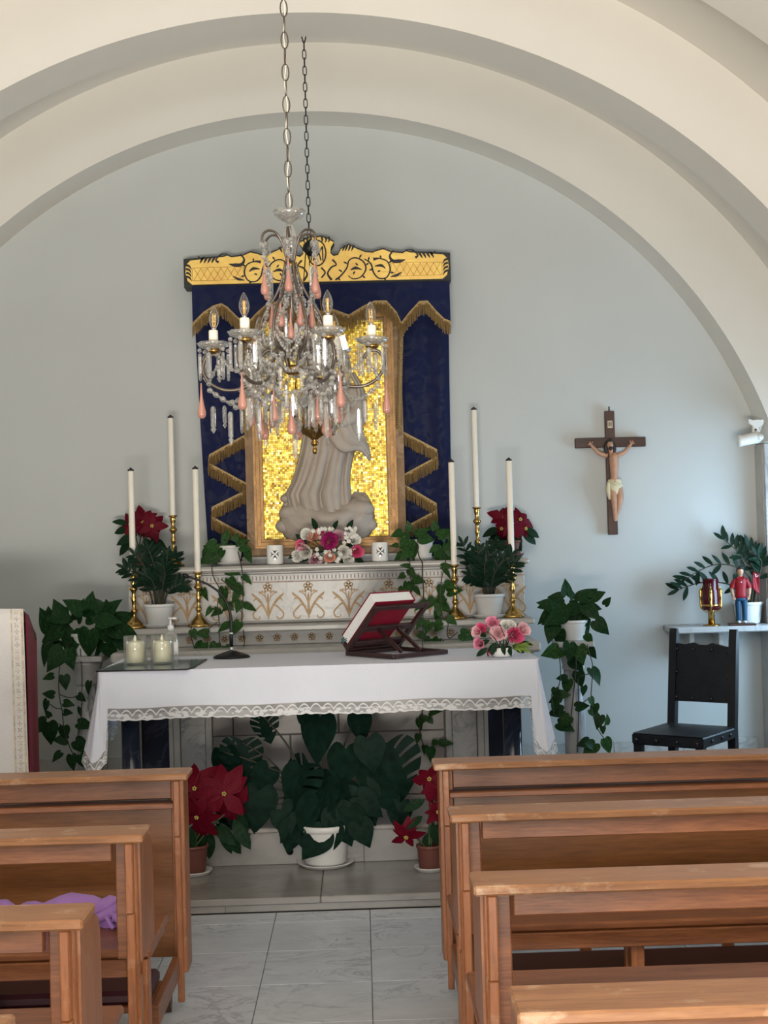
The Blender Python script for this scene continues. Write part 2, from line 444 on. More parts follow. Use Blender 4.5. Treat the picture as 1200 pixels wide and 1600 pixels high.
def _special():
    # navy damask
    m, nt, b = newmat('navy_damask')
    v = coords(nt, (1, 1, 1))
    f = noise(nt, v, 16.0, 2, .4, 1.5)
    c = ramp(nt, f, [(.46, (.004, .009, .050)), (.54, (.008, .013, .058))])
    nt.links.new(c, b.inputs['Base Color'])
    r = ramp(nt, f, [(.46, (.55, .55, .55)), (.54, (.8, .8, .8))])
    nt.links.new(r, b.inputs['Roughness'])
    b.inputs['Sheen Weight'].default_value = .03; b.inputs['Specular IOR Level'].default_value = .2
    M['navy'] = m
    # variegated pothos leaf
    m, nt, b = newmat('pothos_leaf')
    v = coords(nt, (3, 1.2, 1), 12.0)
    f = noise(nt, v, 6.0, 4, .6, .6)
    c = ramp(nt, f, [(.35, (.010, .034, .010)), (.60, (.030, .085, .020)), (.66, (.045, .115, .025)), (.72, (.32, .37, .15))])
    nt.links.new(c, b.inputs['Base Color']); b.inputs['Roughness'].default_value = .42; b.inputs['Specular IOR Level'].default_value = .10
    M['pothos'] = m
    m, nt, b = newmat('pothos_leaf_dark')
    v = coords(nt, (3, 1.2, 1), 12.0)
    f = noise(nt, v, 5.0, 4, .6, .6)
    c = ramp(nt, f, [(.35, (.006, .022, .008)), (.62, (.016, .052, .016)), (.72, (.045, .10, .025))])
    nt.links.new(c, b.inputs['Base Color']); b.inputs['Roughness'].default_value = .42; b.inputs['Specular IOR Level'].default_value = .08
    M['pothos_dark'] = m
    # gold mosaic: colour by random value per island
    m, nt, b = newmat('gold_mosaic')
    g = nd(nt, 'ShaderNodeNewGeometry')
    c = ramp(nt, g.outputs['Random Per Island'], [(0, (.30, .15, .015)), (.18, (.62, .36, .03)), (.5, (.88, .60, .05)), (.82, (.98, .76, .12)), (1, (1.0, .90, .42))])
    nt.links.new(c, b.inputs['Base Color'])
    b.inputs['Metallic'].default_value = .45; b.inputs['Roughness'].default_value = .3
    M['mosaic'] = m
    # lace: openwork cut through the cloth, pattern from the lace's own UVs
    m, nt, b = newmat('white_lace')
    b.inputs['Base Color'].default_value = (.72, .72, .74, 1); b.inputs['Roughness'].default_value = .9
    uv = nd(nt, 'ShaderNodeUVMap'); sp = nd(nt, 'ShaderNodeSeparateXYZ')
    nt.links.new(uv.outputs[0], sp.inputs[0])
    u, w = sp.outputs[0], sp.outputs[1]
    s1 = math_(nt, 'SINE', math_(nt, 'MULTIPLY', u, 2*PI))
    # garland arcs
    tgt = math_(nt, 'ADD', math_(nt, 'MULTIPLY', math_(nt, 'ABSOLUTE', s1), .42), .35)
    arc = math_(nt, 'LESS_THAN', math_(nt, 'ABSOLUTE', math_(nt, 'SUBTRACT', w, tgt)), .07)
    vo = nd(nt, 'ShaderNodeTexVoronoi'); vo.feature = 'F1'; vo.inputs['Scale'].default_value = 1.0
    cb = nd(nt, 'ShaderNodeCombineXYZ')
    nt.links.new(math_(nt, 'MULTIPLY', u, 4.0), cb.inputs[0]); nt.links.new(math_(nt, 'MULTIPLY', w, 4.0), cb.inputs[1])
    nt.links.new(cb.outputs[0], vo.inputs['Vector'])
    flower = math_(nt, 'MULTIPLY', math_(nt, 'LESS_THAN', vo.outputs['Distance'], .50), math_(nt, 'LESS_THAN', w, .50))
    top = math_(nt, 'GREATER_THAN', w, .93)
    bot = math_(nt, 'LESS_THAN', w, .10)
    a = math_(nt, 'MAXIMUM', math_(nt, 'MAXIMUM', arc, flower), math_(nt, 'MAXIMUM', top, bot))
    net = math_(nt, 'ADD', math_(nt, 'MULTIPLY', math_(nt, 'LESS_THAN', w, .5), .12), .34)
    al = math_(nt, 'MAXIMUM', math_(nt, 'MULTIPLY', a, .93), net)
    nt.links.new(al, b.inputs['Alpha'])
    M['lace'] = m
_special()
# ------------------------------------------------------------------ room shell
CX = -0.239
XL, XR, YF, YB = -3.338, 2.860, -2.5, 8.0
def struct(mb, name, mat, parent=None, label=None):
    o = mb.build(name, mat, parent)
    if parent is None: tag(o, kind='structure', label=label)
    return o
def arc_pts(cx, cz, r, a0, a1, n):
    return [(cx+r*math.cos(a0+(a1-a0)*i/n), cz+r*math.sin(a0+(a1-a0)*i/n)) for i in range(n+1)]
def ring_extrude(inner, outer, y0, y1):
    """vault or rib: matching inner and outer 2-D polylines (x,z), extruded along y"""
    mb = MB(); n = len(inner); vs = []
    for y in (y0, y1):
        vs += [(p[0], y, p[1]) for p in inner]+[(p[0], y, p[1]) for p in outer]
    fs = []; o = 2*n
    for i in range(n-1):
        fs.append((i, i+1, n+i+1, n+i)); fs.append((o+i, o+n+i, o+n+i+1, o+i+1))
    mb.add(vs, fs)
    sm = []
    for i in range(n-1):
        sm.append((i, o+i, o+i+1, i+1)); sm.append((n+i, n+i+1, o+n+i+1, o+n+i))
    b = len(mb.v)-len(vs)
    mb.f += [tuple(k+b for k in f) for f in sm]; mb.s += [False]*len(sm)
    for e in ((0, n, o+n, o), (n-1, o+n-1, o+2*n-1, 2*n-1)):
        mb.f.append(tuple(k+b for k in e)); mb.s.append(False)
    return mb

# ground floor slab and its tiles
fl = struct(MB().box(XL-.15, XR+.15, YF-.15, YB+.15, -.12, -.006), 'floor', M['grout'], label='pale grey veined marble tile floor')
tile_me = MB().box(-.1985, .1985, -.1985, .1985, -.006, 0, .0012).mesh('floor_tile', M['floor_tile'])
for j in range(14):
    for i in range(15):
        x = -3.0+.4*i+0.0; y = 5.73+.2-.4*j
        if j == 0:
            continue
        inst('floor_tile', tile_me, fl, (x, y, 0))
# the last, cut row against the step
cut_me = MB().box(-.1985, .1985, -.0735, .0735, -.006, 0, .0012).mesh('floor_tile', M['floor_tile'])
for i in range(15):
    inst('floor_tile', cut_me, fl, (-3.0+.4*i, 5.807, 0))

struct(MB().box(XL-.2, XR+.2, YB, YB+.2, 0, 4.8), 'wall_back', M['wall'], label='pale grey-blue plastered altar wall')
def wall_holes(name, x0, x1, holes, label):
    mb = MB(); y = YF
    for (a, b, z0, z1) in holes:
        mb.box(x0, x1, y, a, 0, 2.02); mb.box(x0, x1, a, b, 0, z0); mb.box(x0, x1, a, b, z1, 2.02); y = b
    mb.box(x0, x1, y, YB, 0, 2.02)
    return struct(mb, name, M['wall'], label=label)
HR = [(2.3, 3.2, .95, 1.90), (6.78, 7.56, .85, 1.80)]
HL = [(2.3, 3.2, .95, 1.90), (5.3, 6.1, .95, 1.90)]
wall_holes('wall_right', XR, XR+.2, HR, 'pale grey-blue right wall with window openings')
wall_holes('wall_left', XL-.2, XL, HL, 'pale grey-blue left wall with window openings')
mb = MB()
mb.box(XL-.2, -1.25, YF-.2, YF, 0, 4.8); mb.box(.85, XR+.2, YF-.2, YF, 0, 4.8); mb.box(-1.25, .85, YF-.2, YF, 2.3, 2.5); mb.box(-1.25, .85, YF-.2, YF, 3.5, 4.8)  # upper opening added for the high fill lamp
struct(mb, 'wall_front', M['wall'], label='entrance wall with a doorway and an added light opening above it')
mb = MB()
mb.box(-1.33, -1.25, YF-.2, YF+.02, 0, 2.38); mb.box(.85, .93, YF-.2, YF+.02, 0, 2.38); mb.box(-1.25, .85, YF-.2, YF+.02, 2.30, 2.38)
struct(mb, 'door_1', M['pew_z'], label='wooden frame of the open entrance doorway')
n = 0
for side, hs in ((XR, HR), (XL-.2, HL)):
    for (a, b, z0, z1) in hs:
        n += 1; mb = MB()
        for (p, q, r, s) in ((a, a+.05, z0, z1), (b-.05, b, z0, z1), (a+.05, b-.05, z0, z0+.05), (a+.05, b-.05, z1-.05, z1)):
            mb.box(side+.08, side+.12, p, q, r, s)
        struct(mb, 'window_%d' % n, M['plastic_white'], label='white window frame in a side wall opening')

NV = 72
inner = arc_pts(CX, 1.235, 3.19, R(13.6), R(180-13.6), NV)
outer = arc_pts(CX, 1.235, 3.42, R(13.6), R(180-13.6), NV)
struct(ring_extrude(inner, outer, YF, YB), 'ceiling', M['plaster'], label='cream plastered barrel vault')
def rib(name, cz, r, cx, xs, y0, y1, zlow, label):
    a0 = math.acos(xs/r)
    ia = arc_pts(cx, cz, r, a0, PI-a0, NV)
    oa = [(CX+3.22*math.cos(t), 1.235+3.22*math.sin(t)) for t in [max(R(14), a0*.75)+(PI-2*max(R(14), a0*.75))*i/NV for i in range(NV+1)]]
    inn = [(cx+xs, zlow)]+ia+[(cx-xs, zlow)]
    out = [(XR-.002, zlow)]+oa+[(XL+.002, zlow)]
    return struct(ring_extrude(inn, out, y0, y1), name, M['plaster'], label=label)
rib('trim_1', 1.275, 2.755, -.245, 2.59, 7.73, 7.999, 2.08, 'cream plaster arch rib against the altar wall')
rib('trim_2', 1.10, 2.925, -.236, 2.60, 6.26, 6.56, .24, 'second cream plaster arch rib in front of the altar')
rib('trim_3', 1.10, 2.925, -.236, 2.60, 4.77, 5.05, 0, 'nearest cream plaster arch rib, at the top right')
# arch ribs of the nave over and behind the camera
rib('trim_4', 1.10, 2.925, -.236, 2.60, 3.28, 3.56, 0, 'arch rib over the rear pews')
rib('trim_5', 1.10, 2.925, -.236, 2.60, 1.80, 2.08, 0, 'arch rib over the camera')

# altar step and chancel platform, made of marble slabs
def slab_row(parent, xs, y0, y1, z0, z1, mat, name, gap=.002, c=.004):
    for a, b in zip(xs[:-1], xs[1:]):
        MB().box(a+gap/2, b-gap/2, y0, y1, z0, z1, c).build(name, mat, parent)
st = struct(MB().box(XL, XR, 5.905, 6.52, 0, .030), 'trim_6', M['step'], label='low veined marble step before the altar platform')
slab_row(st, [XL, -2.2, -1.21, -.21, .80, 1.8, XR], 5.885, 6.50, .032, .062, M['step'], 'slab')
slab_row(st, [XL, -1.7, -.62, .42, 1.4, XR], 5.897, 5.906, .001, .031, M['step'], 'riser_slab', c=.001)
pl = struct(MB().box(XL, XR, 6.50, YB, 0, .214), 'trim_7', M['joint'], label='marble altar platform above the low step')
slab_row(pl, [XL, -2.4, -1.4, -.42, .55, 1.5, XR], 6.47, 7.0, .215, .237, M['marble_warm'], 'slab')
slab_row(pl, [XL, -2.0, -.95, .1, 1.1, 2.0, XR], 7.002, YB, .215, .237, M['marble_warm'], 'slab')
slab_row(pl, [XL, -1.95, -.98, -.02, .95, 1.9, XR], 6.488, 6.499, .063, .214, M['step'], 'riser_slab', c=.001)
# baseboard along the altar wall
bb = struct(MB().box(XL, XR, 7.992, 8.0, .238, .30), 'baseboard_back', M['joint'], label='veined marble skirting along the altar wall')
slab_row(bb, [XL, -2.5, -2.0, -1.5, -1.0, 0, .6, 1.05, 1.45, 1.86, 2.30], 7.978, 7.992, .238, .365, M['skirting'], 'skirting_slab', c=.003)
# marble faced pilaster under the right foot of the first arch
pi_ = struct(MB().box(2.358, XR-.002, 7.85, 7.999, .238, 2.08), 'trim_8', M['plaster'], label='veined marble pilaster at the right edge of the altar wall')
MB().box(2.345, XR-.01, 7.828, 7.85, .24, 2.075, .004).build('marble_face', M['pilaster'], pi_)
MB().box(2.340, 2.358, 7.851, 7.999, .24, 2.075, .003).build('marble_side', M['marble'], pi_)
MB().box(2.325, XR-.01, 7.80, 7.828, 1.07, 1.185, .01).build('dado_block', M['pilaster'], pi_)
# ------------------------------------------------------------------ leaf meshes and plant helpers
def leaf_mesh(name, mat, prof, L=1.0, fold=.18, droop=.25, n=8):
    """leaf along +Y, unit length; prof(t) half width; folded at the midrib, tip drooping"""
    mb = MB(); vs = []; fs = []
    for i in range(n+1):
        t = i/n; w = prof(t); z = -droop*t*t
        zz = fold*w
        vs += [(-w, t, z+zz), (0, t, z), (w, t, z+zz)]
    for i in range(n):
        a = 3*i
        fs += [(a, a+1, a+4, a+3), (a+1, a+2, a+5, a+4)]
    mb.add(vs, fs, True)
    return mb.mesh(name, mat, recalc=False)
def heart_mesh(name, mat, wide=.40, fold=.2, droop=.25, lobe=.10):
    """heart shaped leaf: rounded basal lobes behind the stalk at the origin, pointed tip at y=1"""
    k = wide/.40
    pts = [(0, 0), (.09*k, -.06-lobe*.3), (.22*k, -.05-lobe*.7), (.33*k, -.02-lobe*.2), (.395*k, .10), (.40*k, .25), (.34*k, .45), (.235*k, .65), (.10*k, .85), (0, 1.0)]
    pts = [(max(0, p.x), p.y) for p in spline([(a, b, 0) for a, b in pts], 2)]
    mb = MB(); vs = []; fs = []
    for (x, y) in pts:
        yy = max(0, y); vs += [(-x, y, fold*x-droop*yy*yy-.25*x*x), (x, y, fold*x-droop*yy*yy-.25*x*x)]
    mids = []
    for (x, y) in pts:
        yy = min(1, max(0, y)); mids.append(len(vs)); vs.append((0, max(0, y), -droop*yy*yy))
    n = len(pts)
    for i in range(n-1):
        fs.append((2*i, mids[i], mids[i+1], 2*(i+1))); fs.append((mids[i], 2*i+1, 2*(i+1)+1, mids[i+1]))
    mb.add(vs, fs, True)
    me = mb.mesh(name, mat, recalc=False)
    bm = bmesh.new(); bm.from_mesh(me); bmesh.ops.remove_doubles(bm, verts=bm.verts, dist=1e-5); bm.to_mesh(me); bm.free()
    return me
def monstera_mesh(name, mat):
    """broad heart shaped blade with curved slits cut in from the margin"""
    k = 1.2
    o = [(0, 0), (.09*k, -.09), (.22*k, -.14), (.34*k, -.08), (.42*k, .06), (.44*k, .22), (.40*k, .42), (.29*k, .64), (.14*k, .85), (0, 1.0)]
    o = [(max(0, p.x), p.y) for p in spline([(a, b, 0) for a, b in o], 3)]
    n = len(o); C_ = 6; mb = MB()
    for s in (-1, 1):
        vs = []; fs = []
        for i, (x, y) in enumerate(o):
            q = i/(n-1); my = q**1.25*1.0
            for c in range(C_+1):
                t = c/C_; xx = x*t; yy = my*(1-t)+y*t-.05*math.sin(PI*t)*(1-q)
                vs.append((s*xx, yy, .10*xx-.28*max(0, yy)**2-.45*xx*xx))
        slit = {7: 2, 11: 2, 15: 2, 19: 3, 22: 3}
        for i in range(n-1):
            for c in range(C_):
                if i in slit and c >= slit[i] and (s > 0 or i != 22): continue
                a = i*(C_+1)+c
                fs.append((a, a+1, a+C_+2, a+C_+1))
        mb.add(vs, fs, True)
    return mb.mesh(name, mat, recalc=False)

LM = {}
LM['pothos'] = heart_mesh('leaf', M['pothos'])
LM['pothos_dark'] = heart_mesh('leaf', M['pothos_dark'])
LM['pothos_slim'] = heart_mesh('leaf', M['pothos'], wide=.29, droop=.35)
LM['mon_heart'] = heart_mesh('leaf', M['mon'], wide=.46, fold=.12, droop=.2, lobe=.16)
LM['mon_split'] = monstera_mesh('split_leaf', M['mon'])
LM['zz'] = leaf_mesh('leaflet', M['zz'], lambda t: .165*math.sin(PI*min(1, t*.93+.05))**.8 if t < 1 else 0.0, fold=.25, droop=.08, n=6)
LM['poin'] = leaf_mesh('leaf', M['poin_leaf'], lambda t: .24*math.sin(PI*t)**.75*(1-.2*t), fold=.15, droop=.3, n=6)
LM['bract'] = leaf_mesh('bract', M['bract'], lambda t: .26*math.sin(PI*t)**.8*(1.1-.35*t)+(.04 if t == .5 else 0), fold=.12, droop=.25, n=8)

def put_leaf(me, root, pos, ang, size, out=None, tilt=None, name='leaf', rg=rnd):
    """ang: direction of the tip in the plane facing the nave, degrees (0 right, 90 up)"""
    a = R(ang)
    o_ = rg.uniform(-.6, .12) if out is None else out
    d = Vector((math.cos(a), o_, math.sin(a))).normalized()
    t = rg.uniform(-.75, .75) if tilt is None else tilt
    nrm = Vector((t+.15*math.sin(a), -1.0, .45+rg.uniform(-.2, .3)))
    x = d.cross(nrm).normalized(); nrm = x.cross(d).normalized()
    loc = Vector(pos)-root.location
    return inst(name, me, root, mat4=basis(x, d, nrm, loc, size))

def stem(root, pts, r, mat=None, name='stem', n=5):
    mb = MB(); mb.tube([Vector(p)-root.location for p in pts], r, n)
    return mb.build(name, mat or M['stem'], root)

def flower_pot(root, r_top, r_bot, h, mat, rim=.012, saucer=None, z0=0.0, soil=True):
    zb = z0+(.012 if saucer else 0)
    t = .004
    prof = [(0, zb), (r_bot*.93, zb), (r_bot, zb+.006), (r_top*.965, zb+h-rim*1.6), (r_top*.97, zb+h-rim*1.5), (r_top+.003, zb+h-rim*1.4), (r_top+.004, zb+h-.003), (r_top, zb+h),
            (r_top-t, zb+h), (r_top-t-.002, zb+h-.03), (0, zb+h-.03)]
    MB().lathe(prof, 28).build('pot', mat, root)
    if soil:
        MB().lathe([(0, zb+h-.029), (r_top-.008, zb+h-.028), (r_top*.5, zb+h-.015), (0, zb+h-.012)], 14).build('soil', M['soil'], root)
    if saucer:
        s, sm = saucer
        MB().lathe([(0, z0), (s*.80, z0), (s, z0+.018), (s+.002, z0+.021), (s-.004, z0+.021), (s*.78, z0+.010), (0, z0+.010)], 28).build('saucer', sm, root)
    return zb+h

def zz_frond(root, pts, size, pairs, rg, r=.006, sparse=False):
    """arching stalk with leaflets in two rows, the way a zz plant grows"""
    cv = spline(pts, 6)
    rs = [r*(1-.6*i/(len(cv)-1)) for i in range(len(cv))]
    stem(root, cv, rs, M['stem_dark'], 'stalk')
    L = len(cv)-1
    for k in range(pairs):
        q = .30+.68*k/(pairs-1); i = min(L-1, int(q*L)); p = cv[i].lerp(cv[i+1], q*L-i)
        t = (cv[i+1]-cv[i]).normalized()
        side = t.cross(Vector((0, -1, .25))).normalized()
        for s in (-1, 1):
            if sparse and (side*s).z < 0 and k % 3: continue
            d = (t*rg.uniform(.55, .8)+side*s*rg.uniform(.7, 1.0)+Vector((0, rg.uniform(-.35, .1), 0))).normalized()
            nrm = Vector((rg.uniform(-.3, .3), -1, .5)); x = d.cross(nrm).normalized(); nrm = x.cross(d)
            inst('leaflet', LM['zz'], root, mat4=basis(x, d, nrm, p-root.location, size*rg.uniform(.85, 1.12)*(1-.25*abs(q-.6))))
    inst('leaflet', LM['zz'], root, mat4=basis(t.cross(Vector((0, -1, .3))).normalized(), t, t.cross(Vector((0, -1, .3))).normalized().cross(t), cv[-1]-root.location, size*.8))

def poinsettia_head(root, c, face, size, rg, n=9):
    """star of red bracts round a few yellow buds"""
    f = Vector(face).normalized(); a = f.orthogonal().normalized(); b = f.cross(a)
    ph = rg.uniform(0, 6)
    for k in range(n):
        an = ph+2*PI*k/n*1.0+rg.uniform(-.2, .2)
        lift = rg.uniform(-.25, .35) if k % 2 else rg.uniform(-.5, .1)
        d = (a*math.cos(an)+b*math.sin(an)+f*lift).normalized()
        x = d.cross(f).normalized(); nn = x.cross(d)
        inst('bract', LM['bract'], root, mat4=basis(x, d, nn, Vector(c)-root.location+f*rg.uniform(-.01, .006), size*rg.uniform(.72, 1.1)))
    mb = MB()
    for k in range(5):
        mb.ball(Vector(c)-root.location+f*.012+(a*math.cos(k*1.26)+b*math.sin(k*1.26))*.007, .0045, 6, 4)
    mb.build('flower_buds', M['cream_bud'], root)

def rose(name, mat, root, c, face, r, rg, petals=16):
    """rose: petals wound in a spiral, cupped outwards, one mesh"""
    f = Vector(face).normalized(); a = f.orthogonal().normalized(); b = f.cross(a)
    mb = MB(); c = Vector(c)-root.location
    for k in range(petals):
        q = k/(petals-1); an = k*2.4+rg.uniform(-.2, .2); rad = r*(.08+.56*q); h = r*(.72-.42*q); w = 1.15-.35*q
        def fn(u, v, an=an, rad=rad, h=h, q=q, w=w):
            t = an+(u-.5)*2*w*(.78+.22*math.sin(PI*min(1, v+.15)))
            rr = rad*(.50+.62*v)+r*.20*q*v*v
            z = -r*.45+(h+r*.45)*v*(1-.18*(2*u-1)**2)-r*.28*q*max(0, v-.7)
            return c+a*(rr*math.cos(t))+b*(rr*math.sin(t))+f*z
        mb.grid(fn, 5, 4)
    return mb.build(name, mat, root, recalc=False)
def pompon(name, mat, root, c, face, r, rg, n=70):
    f = Vector(face).normalized(); a = f.orthogonal().normalized(); b = f.cross(a)
    mb = MB(); c = Vector(c)-root.location
    for k in range(n):
        z = 1-1.15*k/n; an = k*2.39996; s = math.sqrt(max(0, 1-z*z))
        d = a*(s*math.cos(an))+b*(s*math.sin(an))+f*z
        x = d.orthogonal().normalized(); y = d.cross(x)
        w = r*.16; p0 = c+d*(r*.35); p1 = c+d*(r*.8); p2 = c+d*r*rg.uniform(.92, 1.08)
        mb.add([p0, p1+x*w, p1-x*w, p2, p1+y*w*.5], [(0, 1, 4), (0, 4, 2), (1, 3, 4), (4, 3, 2)], False)
    return mb.build(name, mat, root, recalc=False)
def blossoms(name, mat, root, cs, r, face, rg):
    """spray of small five-petalled flowers in one piece"""
    f0 = Vector(face).normalized(); mb = MB()
    for c in cs:
        f = (f0+Vector((rg.uniform(-.5, .5), rg.uniform(-.2, .2), rg.uniform(-.5, .5)))).normalized()
        a = f.orthogonal().normalized(); b = f.cross(a); c = Vector(c)-root.location; ph = rg.uniform(0, 6)
        for k in range(5):
            an = ph+k*2*PI/5; d = a*math.cos(an)+b*math.sin(an); e = f.cross(d)
            mb.add([c, c+d*r*.6+e*r*.42+f*r*.25, c+d*r+f*r*.3, c+d*r*.6-e*r*.42+f*r*.25], [(0, 1, 2, 3)], True)
    return mb.build(name, mat, root, recalc=False)
# ------------------------------------------------------------------ marble altarpiece (old altar with two candle shelves)
def bw(mb, name, mat, root, recalc=True):
    """build a part from world coordinates under an unrotated root"""
    l = root.location
    mb.v = [(p[0]-l.x, p[1]-l.y, p[2]-l.z) for p in mb.v]
    return mb.build(name, mat, root, recalc=recalc)
XA = -0.186
al = thing('marble_altarpiece', 'white marble altarpiece with gilded floral frieze and two candle shelves against the wall', 'altar', (XA, 7.5, .237))
def ab(name, mat, x0, x1, y0, y1, z0, z1, c=.004, parent=None):
    o = bw(MB().box(XA+x0, XA+x1, y0, y1, z0, z1, c), name, mat, al)
    if parent is not None: o.parent = parent
    return o
ab('core', M['joint'], -1.0, 1.0, 7.10, 7.97, .2375, 1.0)
ab('plinth', M['marble_warm'], -1.04, 1.04, 7.06, 7.9, .2375, .262)
# front slabs of the base
for (a, b) in ((-.60, -.2), (-.198, .2), (.202, .60)):
    ab('slab', M['marble_warm'], a, b-.002, 7.082, 7.10, .264, .588)
for (a, b) in ((-.60, .05), (.052, .60)):
    ab('slab', M['marble_warm'], a, b-.002, 7.082, 7.10, .591, .965)
for s in (-1, 1):
    def sb(name, mat, a, b, y0, z0, z1, c=.003):
        return ab(name, mat, min(s*a, s*b), max(s*a, s*b), y0, 7.10, z0, z1, c)
    sb('fillet', M['marble'], .603, .635, 7.070, .264, .965)
    sb('veined_panel', M['veined'], .637, .765, 7.080, .264, .965)
    sb('fillet', M['marble'], .767, .80, 7.066, .264, .965)
    sb('blue_panel', M['blue_marble'], .825, .965, 7.088, .30, .905, .002)
    sb('panel_frame', M['marble'], .802, .824, 7.068, .264, .965)
    sb('panel_frame', M['marble'], .966, .99, 7.068, .264, .965)
    sb('panel_frame', M['marble'], .825, .965, 7.072, .907, .928)
    sb('panel_frame', M['marble'], .825, .965, 7.070, .264, .298)
    sb('panel_frame', M['marble'], .825, .965, 7.076, .930, .965)
ab('mensa', M['marble'], -1.10, 1.10, 6.98, 7.6, .985, 1.040, .012)
ab('mensa_moulding', M['marble'], -1.07, 1.07, 7.02, 7.6, .962, .984, .008)
fr = ab('lower_frieze', M['marble'], -1.05, 1.05, 7.275, 7.6, 1.041, 1.112, .003)
s1 = ab('candle_shelf', M['marble'], -1.10, 1.10, 7.215, 7.6, 1.113, 1.145, .007)
bd = ab('frieze', M['marble'], -1.075, 1.075, 7.42, 7.95, 1.146, 1.412, .003)
ab('frieze_moulding', M['marble'], -1.08, 1.08, 7.405, 7.43, 1.147, 1.160, .004)
ab('shelf_moulding', M['marble'], -1.085, 1.085, 7.395, 7.96, 1.413, 1.428, .005)
ab('upper_shelf', M['marble'], -1.10, 1.10, 7.352, 7.975, 1.428, 1.460, .012)
ab('frame_plinth', M['marble'], -.48, .48, 7.70, 7.97, 1.461, 1.504, .004)
# carved dentil band: far too fine to lift apart, one part
mb = MB()
for i in range(-52, 53):
    x = XA+i*.0205
    mb.box(x-.0065, x+.0065, 7.408, 7.421, 1.377, 1.403)
mb.box(XA-1.076, XA+1.076, 7.411, 7.421, 1.404, 1.411)
o = bw(mb, 'dentil_band', M['marble'], al); tag(o, kind='stuff')
mb = MB()
mb.box(XA-1.076, XA+1.076, 7.4165, 7.421, 1.366, 1.3715)
for i in range(-52, 52):
    x = XA+(i+.5)*.0205
    mb.box(x-.0025, x+.0025, 7.4165, 7.421, 1.380, 1.399)
bw(mb, 'gilded_lines', M['inlay_pink'], al)
# gilded plant ornament, shared mesh
def ribbon(mb, pts, w, y=0.0, th=.0025):
    """flat raised strip following 2-D points (x,z); w is one half width or a list"""
    c = spline([(p[0], 0, p[1]) for p in pts], 5); m = len(c); vs = []
    for i, p in enumerate(c):
        t = (c[min(i+1, m-1)]-c[max(i-1, 0)]); t.normalize(); n = Vector((t.z, 0, -t.x))
        q = i/(m-1)
        ww = w if not isinstance(w, (list, tuple)) else w[min(len(w)-1, int(q*(len(w)-1)))]*(1-(q*(len(w)-1))%1)+w[min(len(w)-1, int(q*(len(w)-1))+1)]*((q*(len(w)-1))%1)
        a, b = p+n*ww, p-n*ww
        vs += [(a.x, y, a.z), (b.x, y, b.z), (a.x, y-th, a.z), (b.x, y-th, b.z)]
    fs = []
    for i in range(m-1):
        k = 4*i
        fs += [(k+2, k+3, k+7, k+6), (k, k+2, k+6, k+4), (k+1, k+5, k+7, k+3)]
    fs += [(0, 1, 3, 2), (4*m-4, 4*m-2, 4*m-1, 4*m-3)]
    mb.add(vs, fs)
def disc(mb, x, z, r, y=0.0, th=.003, n=8, hole=0.0):
    mb.prism([(x+r*math.cos(2*PI*i/n), z+r*math.sin(2*PI*i/n)) for i in range(n)], y-th, y)
def ringo(mb, x, z, r, w, n=10, y=0.0, th=.003):
    ribbon(mb, [(x+r*math.cos(2*PI*i/n), z+r*math.sin(2*PI*i/n)) for i in range(n+1)], w, y, th)
mb = MB()
ribbon(mb, [(0, .010), (0, .06), (0, .13)], [.003, .008, .003])
ribbon(mb, [(0, .10), (0, .125), (0, .15)], [.002, .007, .001])
for s in (-1, 1):
    ribbon(mb, [(s*.004, .03), (s*.022, .075), (s*.05, .115), (s*.078, .14), (s*.088, .152)], [.004, .006, .007, .006, .001])
    ribbon(mb, [(s*.060, .120), (s*.072, .118), (s*.080, .108)], [.004, .004, .001])
    ribbon(mb, [(s*.006, .05), (s*.035, .085), (s*.062, .065), (s*.082, .040), (s*.075, .016), (s*.052, .012), (s*.046, .026)], [.002, .004, .0045, .004, .004, .003, .003])
    ribbon(mb, [(s*.004, .10), (s*.018, .135), (s*.040, .152)], [.0025, .003, .002])
    ribbon(mb, [(s*.012, .125), (s*.016, .15)], .0022)
    for (a, b) in ((.044, .155), (.031, .158), (.017, .156)): disc(mb, s*a, b, .0065)
for k in range(5):
    an = PI/2+k*2*PI/5
    ringo(mb, .0155*math.cos(an), .182+.0155*math.sin(an), .0085, .0032, 8)
disc(mb, 0, .182, .006, 0, .004)
orn = mb.mesh('gilded_ornament', M['inlay'])
for k in range(-5, 6):
    x = -.068+.219*k
    if abs(x-XA) < 1.0: inst('gilded_ornament', orn, al, (x-XA, 7.4195-7.5, 1.158-.237))
mb = MB()
for k in range(5):
    an = PI/2+k*2*PI/5
    ringo(mb, .0125*math.cos(an), .0125*math.sin(an), .0072, .003, 7)
disc(mb, 0, 0, .0055, 0, .004)
ros = mb.mesh('gilded_rosette', M['inlay'])
for k in range(-11, 12):
    inst('gilded_rosette', ros, al, (k*.0925+.03-.02, 7.2748-7.5, 1.078-.237))

# ------------------------------------------------------------------ blue drapery, pelmet, framed mosaic
dr = thing('wall_drapery', 'navy blue damask drapery with zigzag gold fringes behind the shrine frame', 'drapery', (XA, 7.95, 1.47))
def drape_fn(u, v):
    z = 1.475+(3.085-1.475)*v
    hw_l = .742-.050*(1-v)**1.2-.0*v; hw_r = .742-.02*(1-v)
    x = XA-hw_l*(1-u)+hw_r*u
    edge = max(0, 1-min(u, 1-u)/.16)
    y = 7.952-.012*math.sin(u*46+1.1*math.sin(v*3))*edge**.6-.010*edge
    return (x, y, z)
mb = MB(); mb.grid(drape_fn, 90, 24); bw(mb, 'curtain', M['navy'], dr)
